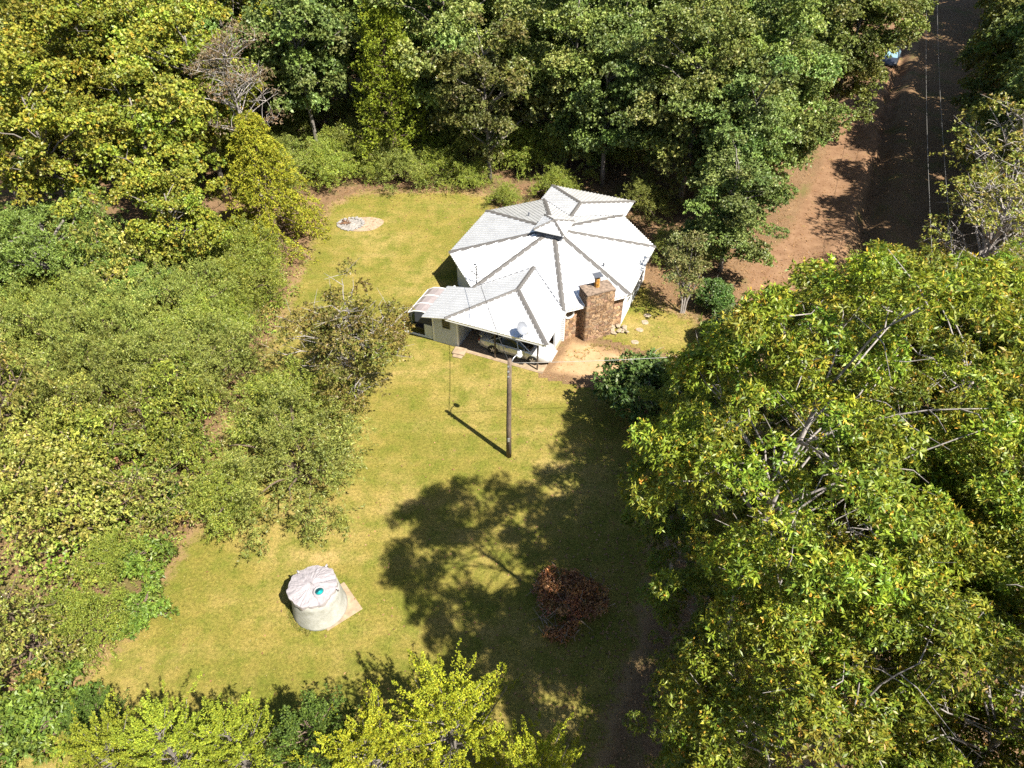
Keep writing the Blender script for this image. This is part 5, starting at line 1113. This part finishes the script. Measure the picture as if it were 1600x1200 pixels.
# ------------------------------------------------------------------ brush pile on the lawn
bp = empty('brush_pile', (2.65, 18.35, 0)); tag(bp, 'heap of dead brown branches and leaves in the tree shade', 'brush pile')
br_ = np.random.default_rng(55); mb = MB()
for i in range(120):
    q = br_.uniform(0, 6.28); r_ = 1.75 * math.sqrt(br_.random()) * (1 + .2 * math.sin(3 * q + 1)); c_ = Vector((r_ * math.cos(q), r_ * math.sin(q), .12 + (1.15 - .55 * r_) * br_.random())); d_ = Vector(br_.normal(0, 1, 3)); d_.z *= .45; d_.normalize(); l_ = br_.uniform(.5, 1.1)
    mb.tube([c_ - d_ * l_ * .5, c_ + Vector(br_.normal(0, .06, 3)), c_ + d_ * l_ * .6], [.022, .016, .006], 4, cap=False)
M['twig'] = bark_material('dead_twig', (0.14, 0.10, 0.075), (0.40, 0.32, 0.25)); o = mb.build('branches', M['twig'], bp); o['kind'] = 'stuff'
lv = Leaves(56); q = br_.uniform(0, 6.28, 110); r_ = 1.55 * np.sqrt(br_.random(110)) * (1 + .25 * np.sin(3 * q + 1)); lv.blobs(np.stack([r_ * np.cos(q), r_ * np.sin(q), .15 + (1.0 - .5 * r_) * br_.uniform(.45, 1.15, 110)], -1), br_.uniform(.22, .42, 110), 15, 5, .13, .055, 1.1, .3, [(0.23, 0.10, 0.04, 4), (0.16, 0.075, 0.04, 4), (0.34, 0.17, 0.065, 2), (.11, .06, .04, 3)], tintj=.3); o = link('dead_leaves', lv.mesh('dead_leaves', M['leaf']), bp); o['kind'] = 'stuff'

# ------------------------------------------------------------------ fallen leaves and grass tufts
lr = np.random.default_rng(77); lt_ = Leaves(78)
def on_ground(x, y, z=.03): return np.stack([x, y, terrain(x, y) + z], -1)
spots = [((4.5, 14), (2.2, 4.5), 900), ((8, 22), (3, 5), 900), ((12, 33), (5, 4), 900), ((20, 47), (5, 4), 2600), ((13, 46), (3, 3), 900), ((30, 58), (5, 9), 2200), ((8, 57), (10, 4), 1800), ((-9, 60), (7, 1.2), 700), ((38, 72), (6, 10), 1500), ((0, 18), (7, 6), 350)]
for (cx, cy_), (sx, sy), n_ in spots:
    p_ = on_ground(lr.normal(cx, sx, n_), lr.normal(cy_, sy, n_)); lt_.twigs(p_, np.tile([0, 0, 1.0], (n_, 1)), 1, .14, .09, 1.5, .02, [(.16, .085, .04, 3), (.22, .13, .06, 3), (.11, .07, .04, 2)], upb=.25, stem=0)
o = link('fallen_leaves', lt_.mesh('fallen_leaves', M['leaf'])); tag(o, 'dry brown leaves scattered on the bare soil under the trees', 'fallen leaves', kind='stuff')
gt = Leaves(79); bp_ = []
for i in range(len(LAWN)):
    a_, b_ = LAWN[i], LAWN[(i + 1) % len(LAWN)]; n_ = int(np.hypot(*(b_ - a_)) * 16); t_ = lr.random((n_, 1)); bp_.append(a_ + (b_ - a_) * t_ + lr.normal(0, .35, (n_, 2)))
bp_ = np.concatenate(bp_); bp_ = bp_[(bp_[:, 0] < -3) | (bp_[:, 1] > 36)]
gt.twigs(on_ground(bp_[:, 0], bp_[:, 1], .01), np.tile([0, 0, 1.0], (len(bp_), 1)), 7, .20, .022, .5, .1, [(.13, .14, .025, 3), (.20, .17, .05, 3), (.26, .19, .08, 2)], stem=0)
rq = lr.uniform(1.5, 4.6, 260); rr = lr.uniform(1.3, 1.5, 260); gt.twigs(on_ground(-9.1 + rr * np.cos(rq), 18.2 + rr * np.sin(rq), .0), np.tile([0, 0, 1.0], (260, 1)), 8, .16, .022, .6, .1, [(.12, .13, .022, 3), (.19, .165, .05, 3)], stem=0)
n_ = 16000; gx_, gy_ = lr.uniform(-19, 9, n_), lr.uniform(8, 59, n_); k_ = inside(gx_, gy_, LAWN) & ~((np.hypot(gx_ - HC[0], gy_ - HC[1]) < 8) | (np.hypot(gx_ + 9.1, gy_ - 18.2) < 1.6)); gx_, gy_ = gx_[k_], gy_[k_]
c_, s__ = math.cos(-HROT), math.sin(-HROT); lx_ = (gx_ - HC[0]) * c_ - (gy_ - HC[1]) * s__; ly_ = (gx_ - HC[0]) * s__ + (gy_ - HC[1]) * c_
k_ = ~((lx_ > -7.4) & (lx_ < 3.6) & (ly_ > -10.2) & (ly_ < 0)); gx_, gy_ = gx_[k_], gy_[k_]
gt.twigs(on_ground(gx_, gy_, .0), np.tile([0, 0, 1.0], (len(gx_), 1)), 4, .085, .02, .8, .05, [(.12, .13, .022, 4), (.17, .155, .03, 4), (.24, .18, .06, 2)], stem=0, jit=.3)
o = link('grass_tufts', gt.mesh('grass_tufts', M['leaf'])); tag(o, 'short tufts of grass standing up from the mown lawn', 'grass', kind='stuff')
